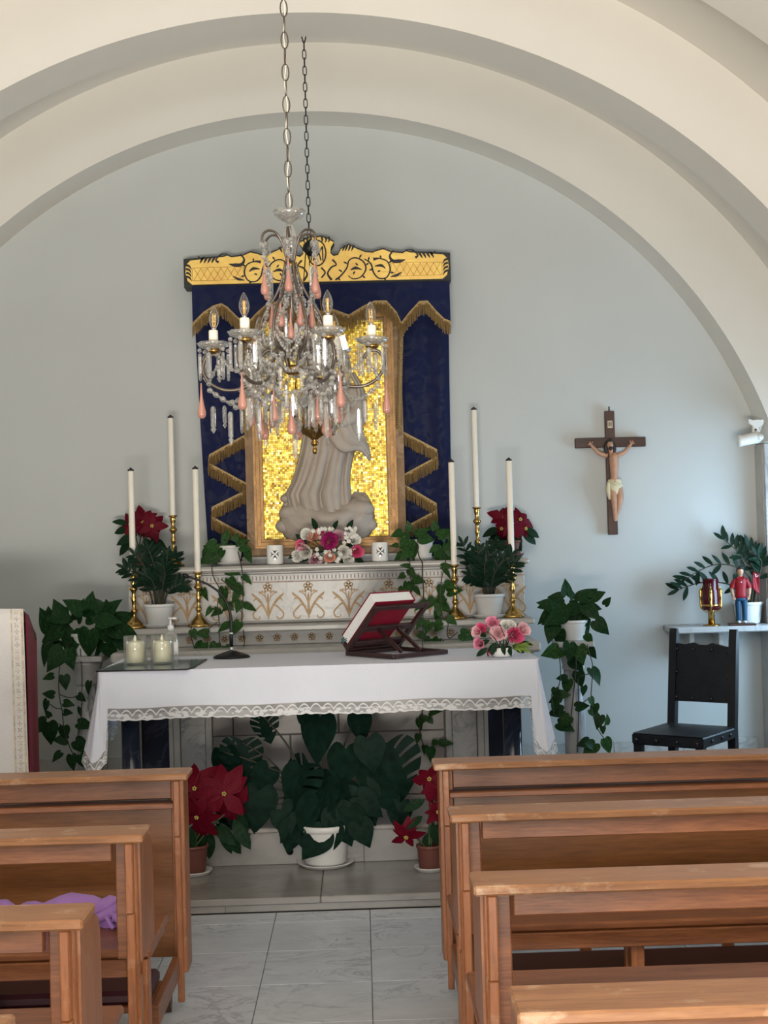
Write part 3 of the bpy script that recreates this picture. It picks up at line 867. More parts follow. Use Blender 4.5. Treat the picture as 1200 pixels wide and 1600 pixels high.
# upper valance: peaked scallops in front of the frame top
def px(p, Y=7.70): q = W(p[0], p[1], Y); return (q.x, q.z)
VAL = [(301, 505), (318, 488), (333, 478), (346, 474), (356, 480), (372, 496), (386, 505), (402, 488), (418, 474), (440, 470), (470, 480), (495, 487), (520, 483), (545, 492), (568, 478), (585, 470), (604, 470), (620, 488), (627, 504), (640, 487), (655, 471), (668, 470), (680, 484), (694, 498), (704, 502)]
vb = [px(p, 7.69) for p in VAL]
top = [px((304, 447), 7.69), px((703, 440), 7.69)]
mb = MB(); vs = []; fs = []; m = len(vb)
for i, p in enumerate(vb):
    q = i/(m-1); t = (p[0], top[0][1]+(top[1][1]-top[0][1])*q)
    vs += [(p[0], 7.688+.006*math.sin(i*1.7), p[1]), (t[0], 7.69, t[1])]
mb.add(vs, [(2*i, 2*i+1, 2*i+3, 2*i+2) for i in range(m-1)], True)
bw(mb, 'valance', M['navy'], dr)
def fringe(pts, drop, Y, name='fringe', dens=230.0, rev=False, wob=.004):
    """gold braid with hanging strands below it, along world (x,z) points"""
    mb = MB(); rg = random.Random(int(pts[0][0]*1000))
    for (a, b) in zip(pts[:-1], pts[1:]):
        L = math.hypot(b[0]-a[0], b[1]-a[1]); n = max(2, int(abs(b[0]-a[0])*dens+abs(b[1]-a[1])*dens*.35))
        mb.add([(a[0], Y-.006, a[1]), (b[0], Y-.006, b[1]), (b[0], Y-.006, b[1]-.022), (a[0], Y-.006, a[1]-.022),
                (a[0], Y, a[1]), (b[0], Y, b[1]), (b[0], Y, b[1]-.022), (a[0], Y, a[1]-.022)],
               [(0, 1, 2, 3), (4, 7, 6, 5), (0, 4, 5, 1), (3, 2, 6, 7)])
        for i in range(n):
            q = (i+.5)/n; x = a[0]+(b[0]-a[0])*q; z = a[1]+(b[1]-a[1])*q
            w = .0021; d = drop*rg.uniform(.86, 1.05); sx = rg.uniform(-.004, .004); y = Y-rg.uniform(.001, .008)
            mb.add([(x-w, y, z-.012), (x+w, y, z-.012), (x+w+sx, y-.002, z-d), (x-w+sx, y-.002, z-d), (x, y-.004, z-.012), (x+sx, y-.006, z-d)],
                   [(0, 4, 5, 3), (4, 1, 2, 5), (0, 3, 2, 1)])
    o = bw(mb, name, M['fringe'], dr, recalc=False)
    return o
fringe(vb[:7], .085, 7.684); fringe(vb[6:14], .085, 7.684); fringe(vb[13:19], .085, 7.684); fringe(vb[18:], .085, 7.684)
def pl_px(L, Y): return [px(p, Y) for p in L]
fringe(pl_px([(388, 676), (327, 710), (325, 722), (386, 755), (387, 764), (331, 792), (330, 806), (386, 836)], 7.93), .080, 7.93)
fringe(pl_px([(622, 670), (683, 702), (684, 712), (625, 744), (624, 752), (682, 786), (683, 796), (634, 822)], 7.93), .080, 7.93)
# side fringes hanging down along the frame's upper half
for xx, ya, yb in ((384, 500, 672), (626, 500, 668)):
    a, b = px((xx, ya), 7.71), px((xx-(2 if xx < 500 else 4), yb), 7.71)
    mb = MB()
    for i in range(46):
        q = i/45; z = a[1]+(b[1]-a[1])*q; x = a[0]+(b[0]-a[0])*q
        s = -1 if xx < 500 else 1
        mb.tube([(x-.014, 7.705, z), (x, 7.700, z-.01), (x+.014, 7.705, z-.045)], .0035, 4)
    bw(mb, 'side_fringe', M['fringe'], dr)

pm = thing('gilded_pelmet', 'black and gold pelmet board with scrolled crest above the blue drapery', 'pelmet', (XA, 7.80, 3.07))
K = 7.80/2133
# half outline to the right of the crest centre, photo units from centre line and above the lower edge
HALF = [(0, 72), (8, 73), (16, 70), (27, 64), (22, 56), (21, 47), (26, 42), (33, 44), (38, 53), (50, 59), (62, 53), (76, 47), (88, 46), (92, 48), (104, 51), (116, 46), (134, 44), (140, 47), (146, 45), (206, 41)]
def pel(off, endx, low):
    r = [(x+(off if i > 2 else 0)*.6, z+off) for i, (x, z) in enumerate(HALF)]
    r[-1] = (endx, HALF[-1][1]+off)
    r = r+[(endx, low)]
    return r
XC = -0.200
def outline(r): return [(XC+x*K, 3.068+z*K) for x, z in r]+[(XC-x*K, 3.068+z*K) for x, z in r[::-1]]
ob = pel(0, 209, -4)
full = [p for p in outline(ob)]
mb = MB()
from mathutils.geometry import tessellate_polygon
def plate(mb, pts, y0, y1):
    """concave board of a 2-D outline, front face at y0, back at y1"""
    n = len(pts); tri = tessellate_polygon([[Vector((x, z, 0)) for x, z in pts]])
    vs = [(x, y0, z) for x, z in pts]+[(x, y1, z) for x, z in pts]
    mb.add(vs, [tuple(t) for t in tri]+[tuple(i+n for i in t) for t in tri]+[(i, (i+1) % n, (i+1) % n+n, i+n) for i in range(n)])
plate(mb, full, 7.80, 7.93)
bw(mb, 'board', M['black'], pm)
gi = [(x, z-2.6) for x, z in HALF[:-1]]+[(198, 38), (205, 31), (206, 18), (203, 6), (196, 0)]
mb = MB(); plate(mb, outline(gi), 7.794, 7.7995)
bw(mb, 'gold_face', M['goldleaf'], pm)
# black painted scrollwork on the gold
mb = MB()
def rb(pts, w):
    for s in (1, -1):
        ribbon(mb, [(XC+s*x*K, 3.068+z*K) for x, z in pts], [q*K for q in w] if isinstance(w, list) else w*K, 7.7935, .0015)
rb([(28, 2), (36, 8), (46, 20), (50, 32), (60, 36), (72, 30), (76, 18), (68, 6), (56, 3), (48, 8)], [1.5, 1.2, 1.2, 1, 1, 1.2, 1.2, 1, .8, .6])
rb([(74, 34), (84, 26), (88, 12), (96, 3), (108, 4), (114, 16), (110, 29), (98, 34), (88, 33)], [.8, 1.2, 1.3, 1, 1, 1.2, 1, 1, 2.5])
rb([(52, 17), (60, 20), (70, 17)], [.5, 2.4, .3]); rb([(90, 22), (100, 23), (107, 18)], [.5, 2.4, .3]); rb([(114, 5), (124, 7), (132, 12)], [.4, 2.2, .3])
rb([(120, 46), (114, 38), (118, 30), (128, 29), (138, 31)], [1, 1.5, 2.5, 3, .5])
rb([(140, 47), (150, 46), (158, 38), (154, 34)], [.6, 1.2, 1.2, 2]); rb([(186, 44), (180, 40), (176, 44)], [1, 1.6, .6])
for x in (160, 166, 172, 178): rb([(x, 42), (x+3, 37), (x+5, 33)], [2.2, 1.6, .3])
for z in (10, 16, 22, 28): rb([(205, z+3), (200, z+1), (197, z-4)], [2.0, 1.6, .3])
for x in (44, 48, 53, 58): rb([(x, 56), (x-2, 51), (x-4, 47)], [1.8, 1.4, .3])
for x in (8, 14, 19): rb([(x, 70), (x+1, 65), (x-1, 61)], [1.8, 1.3, .3])
for (x, z, dx, dz) in ((39, 14, -6, 4), (47, 27, -6, 3), (66, 35, 4, 6), (76, 24, 5, 3), (70, 8, 5, -4), (80, 30, 2, 7), (87, 18, -6, -2), (104, 3, 3, -3), (114, 12, 6, -1), (112, 26, 5, 4), (100, 34, -1, 5), (56, 10, 3, 5), (94, 13, 5, 2), (33, 5, 2, -4), (60, 28, 4, -4)):
    rb([(x, z), (x+dx*.5, z+dz*.6), (x+dx, z+dz)], [.4, 1.5, .2])
rb([(22, 2), (16, 12), (22, 22), (30, 26), (24, 34)], [2, 1.3, 1.3, 1, 1.6]); rb([(6, 6), (12, 14), (6, 22)], 1.2)
tag(bw(mb, 'scrollwork', M['black'], pm, recalc=False), kind='stuff', label='black painted scrolls and leaves')
mb = MB()
ribbon(mb, [(XC+14*K*math.cos(t*PI/10), 3.068+(45+20*math.sin(t*PI/10))*K) for t in range(21)], 1.1*K, 7.7932, .0015)
for seg in ([(-9, 33), (-9, 55)], [(-9, 55), (0, 40)], [(0, 40), (9, 55)], [(9, 55), (9, 33)], [(-6, 33), (0, 60)], [(0, 60), (6, 33)], [(-4, 44), (4, 44)]):
    ribbon(mb, [(XC+x*K, 3.068+z*K) for x, z in seg], 1.0*K, 7.7930, .0017)
o = bw(mb, 'monogram', M['black'], pm, recalc=False); tag(o, label='black interlaced A and M monogram in an oval')
mb = MB()
for s in (1, -1):
    x0, x1, z0, z1 = 118, 192, 7, 25
    x0, x1 = 116, 196
    ribbon(mb, [(XC+s*x*K, 3.068+z*K) for x, z in ((121, 6), (190, 6), (195, 10), (195, 22), (190, 26), (121, 26), (116, 22), (116, 10), (121, 6))], .35*K, 7.7938, .001)
    for k in range(7):
        for d in (1, -1):
            xa = 119+k*10.5; za, zb = (6.5, 25.5) if d > 0 else (25.5, 6.5)
            ribbon(mb, [(XC+s*xa*K, 3.068+za*K), (XC+s*(xa+11)*K, 3.068+zb*K)], .35*K, 7.7938, .001)
tag(bw(mb, 'lattice_lines', M['bronze'], pm, recalc=False), kind='stuff')

fm = thing('shrine_frame', 'brown onyx and gilt frame around a gold mosaic, standing on the upper altar shelf', 'frame', (XA, 7.85, 1.5045))
HWO, HWI, ZB, ZT = .452, .360, 1.505, 2.955
def framing(w0, w1, y, th, mat, name):
    """rectangular moulding between offsets w0 and w1 from the outer edge; each side a part"""
    a, b = HWO-w0, HWO-w1
    for (p) in (((-a, ZB+w0), (a, ZB+w0), (b, ZB+w1), (-b, ZB+w1)), ((-a, ZT-w0), (-b, ZT-w1), (b, ZT-w1), (a, ZT-w0)),
                ((-a, ZB+w0), (-b, ZB+w1), (-b, ZT-w1), (-a, ZT-w0)), ((a, ZB+w0), (a, ZT-w0), (b, ZT-w1), (b, ZB+w1))):
        mb = MB(); mb.prism([(XA+q[0], q[1]) for q in p], y-th, y); bw(mb, name, mat, fm)
framing(.0, .045, 7.87, .10, M['onyx'], 'onyx_band')
framing(.045, .058, 7.87, .118, M['gilt'], 'gilt_moulding')
framing(.058, .078, 7.87, .10, M['gilt'], 'gilt_moulding')
framing(.078, .094, 7.87, .075, M['gilt'], 'gilt_moulding')
bw(MB().box(XA-.44, XA+.44, 7.872, 7.90, ZB+.01, ZT-.01), 'backboard', M['walnut'], fm)
mb = MB(); rg = random.Random(3); cs = .0125
nx = int(2*HWI/cs); nz = int((ZT-ZB-.19)/cs)
for i in range(nx):
    for j in range(nz):
        x = XA-HWI+(i+.5)*cs+rg.uniform(-.0006, .0006); z = ZB+.096+(j+.5)*cs+rg.uniform(-.0006, .0006)
        h = cs*.46*rg.uniform(.9, 1.0); y = 7.853+rg.uniform(-.001, .001); a, b = rg.uniform(-.10, .10), rg.uniform(-.10, .10)
        f = [(x-h, y+(-a-b)*h, z-h), (x+h, y+(a-b)*h, z-h), (x+h, y+(a+b)*h, z+h), (x-h, y+(-a+b)*h, z+h)]
        mb.add(f+[(p[0], 7.862, p[2]) for p in f], [(0, 1, 2, 3), (0, 4, 5, 1), (1, 5, 6, 2), (2, 6, 7, 3), (3, 7, 4, 0)])
o = bw(mb, 'gold_mosaic', M['mosaic'], fm, recalc=False); tag(o, kind='stuff', label='small gold glass mosaic tesserae')
bw(MB().box(XA-HWI-.004, XA+HWI+.004, 7.8565, 7.871, ZB+.09, ZT-.09), 'mortar', M['inlay'], fm)

# ------------------------------------------------------------------ carved relief of the robed mother and child
rl = thing('relief_statue', 'pale carved relief figure in long folded robe standing on a cloud before gold mosaic', 'statue', W(510, 845, 7.82))
YS = 7.845
def sx(p): q = W(p[0], p[1], 7.80); return q.x, q.z
# robe and mantle: left and right edges by height (photo), depth, folds
ROWS = [(803, 452, 556), (790, 448, 552), (772, 444, 549), (752, 455, 547), (730, 462, 549), (705, 468, 555), (680, 472, 560), (655, 476, 562), (630, 480, 560), (612, 486, 553)]
def robe(u, v):
    q = v*(len(ROWS)-1); i = min(len(ROWS)-2, int(q)); t = q-i
    y_, l, r = [ROWS[i][k]*(1-t)+ROWS[i+1][k]*t for k in range(3)]
    c = (l+r)/2; hw = (r-l)/2
    X, Z = sx((c, y_)); hwm = hw*7.80/2133
    a = PI*(1-u)
    w_ = u+.05*math.sin(2.5*v+1)+.06*(1-v)**2*(u-.5)+.02*math.sin(7*v+3*u)
    fold = -(abs(math.sin(PI*(4.7*w_+.3)))**.7*1.5+abs(math.sin(PI*(8.3*w_+.9*v)))**.8*.7-1.2)
    amp = .030*(1-.62*v)*min(1, 4*u*(1-u)+.25)
    hem = 0.010*math.sin(u*21) if v < .03 else 0
    d = (.135-.03*v)*math.sin(a)**.7
    return (X-hwm*math.cos(PI*u)*1.0 if False else X+hwm*math.cos(a)*1.0, YS-.005-d+amp*fold, Z+hem)
mb = MB(); mb.grid(robe, 150, 50)
# fold of cloth fallen at the left knee, foot on the cloud
for p, r in (((446, 779), .030), ((449, 789), .026)):
    X, Z = sx(p); mb.ball((X, YS-.04, Z), r, 14, 9, 1.0, 1.2, .8)
# shoulders, neck
X, Z = sx((518, 606)); mb.ball((X, YS-.075, Z), .10, 18, 12, 1.15, .62, .62)
mb.tube([sx((516, 600))[0:1]+(YS-.085,)+sx((516, 600))[1:], sx((514, 574))[0:1]+(YS-.09,)+sx((514, 574))[1:]], [.036, .030], 12)
# arms folded round the child
def rp(p, d): X, Z = sx(p); return (X, YS-d, Z)
mb.tube(spline([rp((549, 612), .08), rp((556, 645), .13), rp((535, 662), .19), rp((505, 655), .20)], 5), [.042]*6+[.038]*5+[.030]*5, 10)
mb.tube(spline([rp((488, 614), .08), rp((480, 640), .15), rp((492, 655), .20), rp((512, 650), .205)], 5), [.04]*6+[.035]*5+[.028]*5, 10)
bw(mb, 'robe', M['stone'], rl)
mb = MB(); X, Z = sx((513, 556))
mb.ball((X, YS-.105, Z), .060, 20, 14, .86, .95, 1.12)
mb.ball((X, YS-.165, Z-.006), .010, 8, 6, .8, 1.3, 1.9)          # nose
for s in (-1, 1):
    mb.ball((X+s*.021, YS-.152, Z+.008), .009, 8, 6, 1.3, .7, .75)  # eyes
    mb.ball((X+s*.050, YS-.10, Z), .012, 8, 6, .5, .9, 1.4)
mb.ball((X, YS-.155, Z-.034), .011, 8, 6, 1.5, .6, .5)           # mouth
bw(mb, 'head', M['stone'], rl)
# veil over the head falling to the right with a flying end
def veil(u, v):
    a = R(-15)+R(210)*u
    if v < .5:
        q = v/.5; rr = .072+.012*q; cz = Z+.012-.02*q
        return (X+rr*math.cos(a)*1.05, YS-.105+.045*q-.02-.055*math.sin(PI*.5*(1-q)), cz+rr*math.sin(a)*1.1)
    q = (v-.5)/.5
    return (X+(.084+.03*q)*math.cos(a)*1.05, YS-.08+.07*q, Z-.008+.084*math.sin(a)*1.1-.05*q*(1-math.sin(max(0, a))))
mb = MB(); mb.grid(veil, 28, 8)
def mantle(u, v):
    L = [rp((548, 585), .09), rp((560, 615), .13), rp((556, 650), .165), rp((540, 668), .175), (rp((548, 690), .17)), rp((562, 703), .14), rp((573, 714), .10)]
    Rr = [rp((553, 582), .03), rp((569, 612), .03), rp((572, 650), .03), rp((566, 670), .10), rp((572, 690), .10), rp((577, 704), .08), rp((577, 720), .06)]
    a = spline(L, 6); b = spline(Rr, 6); i = min(len(a)-1, int(round(v*(len(a)-1))))
    p = a[i].lerp(b[i], u); p.y -= .012*math.sin(u*9+v*6)*(1-abs(2*u-1))
    return p
mb.grid(mantle, 10, 36)
def mantle2(u, v):
    L = [rp((508, 662), .15), rp((518, 690), .17), rp((535, 708), .16), rp((560, 705), .13), rp((575, 716), .09)]
    Rr = [rp((545, 640), .17), rp((548, 664), .18), rp((556, 680), .17), rp((570, 690), .12), rp((577, 708), .07)]
    a = spline(L, 6); b = spline(Rr, 6); i = min(len(a)-1, int(round(v*(len(a)-1))))
    p = a[i].lerp(b[i], u); p.y -= .014*math.sin(u*PI)+.006*math.sin(u*12)
    return p
mb.grid(mantle2, 12, 24)
o = bw(mb, 'mantle', M['stone'], rl, recalc=False)
so = o.modifiers.new('thickness', 'SOLIDIFY'); so.thickness = .012; so.offset = 0
# child held in the arms
mb = MB()
mb.tube(spline([rp((494, 668), .20), rp((490, 645), .22), rp((487, 622), .21), rp((488, 606), .20)], 4), [.022, .028, .034, .036, .036, .034, .032, .032, .030, .028, .026, .020, .016], 10)
c = rp((488, 592), .20); mb.ball(c, .036, 14, 10, .9, .95, 1.08); mb.ball((c[0], c[1]-.036, c[2]-.003), .006, 6, 5)
for s in (-1, 1):
    mb.tube(spline([rp((488+s*9, 612), .21), rp((488+s*19, 624), .23), rp((488+s*15, 638), .25)], 4), .012, 7)
    mb.tube(spline([rp((492+s*5, 655), .21), rp((490+s*9, 668), .235), rp((494+s*8, 684), .225)], 4), .014, 7)
bw(mb, 'child', M['stone'], rl)
# cloud: rolling billows
def cloud(u, v):
    a = PI*u; CXc, CZc = sx((511, 808)); hw = .272*(1-.16*max(0, v-.5)); zt = .5-v
    ang = (v-.5)*PI
    low = sx((510, 846))[1]; hi = sx((510, 772))[1]
    lump = .016*abs(math.sin(5*u+7*v+1.0))+.014*abs(math.sin(9*v+9*u*(1-u)*4))
    side = abs(2*u-1)
    zc = low+(hi-low)*((math.sin(ang)+1)/2)*(.72+.30*side**1.5)
    wv = math.cos(ang)**.55
    x = CXc-hw*math.cos(a)*(.62+.38*wv)*(1 if v < .55 else 1-.25*(v-.55)*2*(1-side))
    y = YS-.004-(.165*math.sin(a)**.8)*wv-lump*math.sin(a)*wv
    return (x, y, zc+lump*.4)
mb = MB(); mb.grid(cloud, 60, 26)
for p, r, d in (((457, 802), .062, .06), ((450, 822), .058, .0), ((473, 828), .060, .10), ((562, 796), .066, .05), ((568, 820), .062, .0), ((546, 812), .058, .14), ((480, 838), .045, .12), ((530, 836), .055, .14), ((504, 818), .058, .20)):
    X_, Z_ = sx(p); mb.ball((X_, YS+.003-r*.9-d*.35, Z_), r, 18, 12, 1.25, .9, .78)
bw(mb, 'cloud', M['stone'], rl)
# ------------------------------------------------------------------ candlesticks and candles
SPROF = [(0, 0), (.060, 0), (.062, .006), (.057, .014), (.046, .018), (.043, .026), (.030, .038), (.020, .052), (.012, .060), (.010, .078), (.015, .084), (.018, .092), (.014, .100), (.0095, .108), (.0095, .128), (.012, .140),
         (.0155, .152), (.011, .166), (.0095, .184), (.013, .196), (.021, .204), (.023, .212), (.016, .220), (.011, .228), (.012, .246), (.016, .262), (.017, .272), (.015, .280), (.026, .284), (.027, .288), (.017, .290), (.0, .289)]
st_me = MB().lathe(SPROF, 24).mesh('stick', M['brass'])
cd_me = MB().lathe([(0, .0), (.0165, 0), (.0165, .005), (.0165, .548), (.0145, .553), (0, .553)], 16).mesh('wax', M['wax'])
cap_me = MB().lathe([(0, .550), (.0150, .550), (.0172, .556), (.016, .560), (.008, .562), (.006, .568), (0, .570)], 12).mesh('burner_cap', M['iron'])
def candle_set(pxx, py, Y, sl, cl, tilt=0.0):
    p = W(pxx, py, Y); z = 1.1455 if Y < 7.42 else 1.4605
    r = thing('brass_candlestick', sl, 'candlestick', (p.x, Y, z), 0, 'brass altar candlesticks')
    inst('stick', st_me, r)
    MB().lathe([(.0185, .285), (.0195, .289), (.0185, .291)], 14).build('rim', M['brass'], r)
    c = thing('altar_candle', cl, 'candle', (p.x, Y, z+.2895), 0, 'tall white altar candles')
    c.rotation_euler = (0, tilt, 0)
    inst('wax', cd_me, c); inst('burner_cap', cap_me, c)
candle_set(210, 975, 7.33, 'brass candlestick at far left on the lower shelf, beside the left zz plant', 'tall white candle farthest left, in front of the left poinsettia')
candle_set(311, 973, 7.33, 'brass candlestick on the lower shelf beside the black microphone', 'white candle at the left edge of the blue drapery, on the lower shelf')
candle_set(712, 963, 7.33, 'brass candlestick on the lower shelf between trailing pothos and right zz plant', 'white candle at the right edge of the blue drapery, on the lower shelf')
candle_set(802, 959, 7.33, 'brass candlestick at far right on the lower shelf, right of the zz pot', 'white candle farthest right, in front of the right poinsettia')
candle_set(272, 886, 7.72, 'brass candlestick on the upper shelf beside the left poinsettia pot', 'highest white candle on the left, standing on the upper shelf', 0)
candle_set(747, 870, 7.72, 'brass candlestick on the upper shelf right of the blue drapery', 'highest white candle on the right, standing on the upper shelf', 0)

# ------------------------------------------------------------------ cups with eight pointed cross
cup_me = MB().lathe([(0, 0), (.036, 0), (.043, .004), (.045, .012), (.045, .104), (.044, .107), (.042, .107), (.042, .012), (0, .010)], 28).mesh('cup_body', M['ceramic'])
mb = MB()
for k in range(4):
    a = k*PI/2
    def rt(x, z): return (x*math.cos(a)-z*math.sin(a), x*math.sin(a)+z*math.cos(a))
    tri = [(0.0, .003), (.013, .024), (0, .018), (-.013, .024)]
    pts = [rt(*t) for t in tri]
    for half in ((0, 1, 2), (0, 2, 3)):
        vs = []
        for i in half:
            x, z = pts[i]; an = x/.0455
            vs.append((.0457*math.sin(an), -.0457*math.cos(an), .058+z))
        for i in half:
            x, z = pts[i]; an = x/.0455
            vs.append((.0445*math.sin(an), -.0445*math.cos(an), .058+z))
        mb.add(vs, [(0, 1, 2), (0, 3, 4, 1), (1, 4, 5, 2), (2, 5, 3, 0)])
cross_me = mb.mesh('cross_emblem', M['black'])
for pxx, lab in ((430, 'white ceramic cup with black eight-pointed cross, left of the centre bouquet'), (594, 'white ceramic cup with black eight-pointed cross, right of the centre bouquet')):
    p = W(pxx, 880, 7.46)
    r = thing('ceramic_cup', lab, 'cup', (p.x, 7.46, 1.4605), .05, 'cups with a black cross')
    inst('cup_body', cup_me, r)
    o = inst('cross_emblem', cross_me, r)
    tag(o, label='black eight-pointed cross')

# ------------------------------------------------------------------ altar table with cloth
XT = -0.196
tb = thing('altar_table', 'altar table with round dark blue marble columns under the white cloth', 'table', (XT, 6.4, .062))
TZ = 1.022
bw(MB().box(XT-.965, XT+.965, 6.095, 6.765, .962, TZ, .01), 'tabletop', M['marble'], tb)
for s in (-1, 1):
    x = XT+s*.888-.004
    cp = bw(MB().lathe([(.060, .0), (.060, .03), (.052, .045), (.046, .06), (.046, .07)], 24, (x, 6.385, .0625)), 'column_base', M['marble'], tb)
    bw(MB().lathe([(.044, .1326), (.0445, .3), (.043, .868)], 24, (x, 6.385, 0)), 'column', M['blue_marble'], tb)
    bw(MB().lathe([(.043, .868), (.050, .876), (.054, .884), (.062, .894), (.064, .905), (.062, .908)], 24, (x, 6.385, 0)), 'capital', M['marble'], tb)
    bw(MB().box(x-.07, x+.07, 6.16, 6.70, .909, .961, .004), 'bearer', M['marble'], tb)
cl = thing('tablecloth', 'white altar cloth with a lace hem draped over the altar table', 'tablecloth', (XT, 6.43, TZ))
# perimeter stations: outward normal, corner point, drop and flare
HX, Y0, Y1, ZC = .985, 6.075, 6.785, TZ+.004
st_ = []
def stn(x, y, nx, ny, drop, flare): st_.append((x, y, nx, ny, drop, flare))
N = 14
for i in range(10):
    y = Y1-(Y1-Y0-.03)*i/9; stn(XT-HX, y, -1, 0, .36+.02*math.sin(i*1.3), .045+.02*math.sin(i*1.9))
def corner(sx_, order, d0, fl):
    """the cloth's long corner: a cascade that hangs lower than the front hem and stands away from the table"""
    for i in order:
        q = i/11
        if q < .84:
            k = q/.84
            stn(XT+sx_*(HX-.010), Y0+.02-.02*k, sx_*(fl*(1-k)**1.2-.035*k), -.02-.055*math.sin(PI*k)+.012*math.sin(k*12), d0+.05*math.sin(PI*min(1, k*1.1)), 1)
        else:
            k = (q-.84)/.16
            stn(XT+sx_*(HX-.012-.035*k), Y0, sx_*-.035*(1-k), -.02*(1-k)-.006, d0-(d0-.205)*k**.7, 1)
corner(-1, range(12), .385, .085)
for i in range(1, 90):
    q = i/90; x = XT-HX+.055+(2*HX-.11)*q; stn(x, Y0, 0, -1, .205+.003*math.sin(q*23), .006+.004*math.sin(q*31)+.003*math.sin(q*77))
corner(1, range(11, -1, -1), .395, .075)
for i in range(1, 10):
    y = Y0+.03+(Y1-Y0-.03)*i/9; stn(XT+HX, y, 1, 0, .37+.02*math.sin(i*1.3), .055+.025*math.sin(i*2.2))
def skirt(v0, v1, nv, w=None):
    mb = MB(); vs = []; fs = []; m = len(st_)
    for j in range(nv+1):
        q = v0+(v1-v0)*j/nv
        for (x, y, nx, ny, d, f) in st_:
            lace = .052; body = d-lace
            h = body*q if q <= 1 else body+lace*(q-1)
            t = h/d; fl = f*t**1.1
            vs.append((x+nx*fl, y+ny*fl, ZC-h+(.006 if h < .001 else 0)))
    for j in range(nv):
        for i in range(m-1):
            fs.append((j*m+i, j*m+i+1, (j+1)*m+i+1, (j+1)*m+i))
    mb.add(vs, fs, True); return mb, m
mb, m = skirt(0, 1, 8)
# top sheet
hx = HX
mb.grid(lambda u, v: (XT-hx+2*hx*u, Y0+(Y1-Y0)*v, ZC+.0055+.0006*math.sin(u*60)*math.sin(v*9)), 40, 8)
o = bw(mb, 'cloth', M['white_cloth'], cl, recalc=True)
# lace hem, with its own UV for the openwork
mb, m = skirt(1.0, 2.0, 6)
vs = [Vector(p) for p in mb.v]
s_acc = [0.0]
for i in range(1, m): s_acc.append(s_acc[-1]+(vs[i]-vs[i-1]).length)
# scalloped lower edge
for i in range(m):
    dz = .007*abs(math.sin(PI*s_acc[i]/.052))
    for j in range(4, 7):
        k = j*m+i; p = mb.v[k]; mb.v[k] = (p[0], p[1], p[2]-dz*(j-3)/3)
l = cl.location; mb.v = [(p[0]-l.x, p[1]-l.y, p[2]-l.z) for p in mb.v]
me = mb.mesh('lace_hem', M['lace'], recalc=False)
uvl = me.uv_layers.new(name='UVMap')
for lp in me.loops:
    k = lp.vertex_index; uvl.data[lp.index].uv = (s_acc[k % m]/.105, 1-(k//m)/6)
inst('lace_hem', me, cl)

ZTB = TZ+.0105   # top of the cloth
# glass sheet under the candle jars
def onz(px_, py_, z):
    d = c_f*FPX+c_r*(px_-600)-c_u*(py_-800); return Vector((0, 0, EYE))+d*((z-EYE)/d.z)
pts = [onz(*p, ZTB) for p in ((150, 1050), (292, 1047), (303, 1044), (323, 1031), (205, 1034), (186, 1038))]
gs = thing('glass_sheet', 'dark edged clear glass sheet lying on the left end of the altar cloth', 'glass sheet', (pts[0].x, pts[0].y, ZTB))
mb = MB(); mb.prism([(p.x, p.y) for p in pts], ZTB+.0005, ZTB+.0055, 'z'); bw(mb, 'sheet', crystal('smoked_glass', (.84, .87, .87), .88, .03), gs)
mb = MB(); mb.tube([Vector((p.x, p.y-.001, ZTB+.003)) for p in pts[:4]], .0035, 4); bw(mb, 'dark_edge', M['iron'], gs)
def jar(pxx, Y, lab):
    p = W(pxx, 1040, Y); z = ZTB+.006
    r = thing('candle_jar', lab, 'candle', (p.x, Y, z), 0, 'candles in glass jars on the altar cloth')
    MB().lathe([(0, 0), (.050, 0), (.054, .004), (.054, .128), (.0525, .130), (.051, .128), (.051, .006), (0, .006)], 26).build('glass_jar', M['glass'], r)
    MB().lathe([(0, .0065), (.0415, .0065), (.0425, .012), (.0425, .100), (.040, .104), (0, .101)], 24).build('wax', M['jarwax'], r)
    MB().lathe([(0, .1015), (.004, .1015), (.0065, .108), (.006, .120), (.003, .130), (0, .134)], 10).build('wick', M['jarwax'], r)
jar(212, 6.36, 'ivory candle in a straight glass jar, left of the two on the glass sheet')
jar(254, 6.36, 'ivory candle in a straight glass jar, right one beside the sanitiser bottle')
p = W(268, 1040, 6.46)
sb_ = thing('pump_bottle', 'clear pump bottle of hand gel with a white pump behind the candle jars', 'bottle', (p.x, 6.46, ZTB+.006))
MB().lathe([(0, 0), (.032, 0), (.034, .005), (.034, .110), (.026, .128), (.012, .138), (.012, .144), (0, .144)], 20, sx=1.0, sy=.7).build('bottle', M['sanit'], sb_)
MB().lathe([(0, .1445), (.015, .1445), (.015, .166), (.006, .170), (.005, .196), (.012, .198), (.012, .204), (0, .206)], 16).build('pump', M['pot_white'], sb_)
MB().box(-.006, .030, -.006, .006, .195, .205, .003).build('nozzle', M['pot_white'], sb_)
MB().lathe([(.0345, .03), (.0345, .09)], 20, sx=1.0, sy=.7).build('paper_label', M['paper'], sb_)
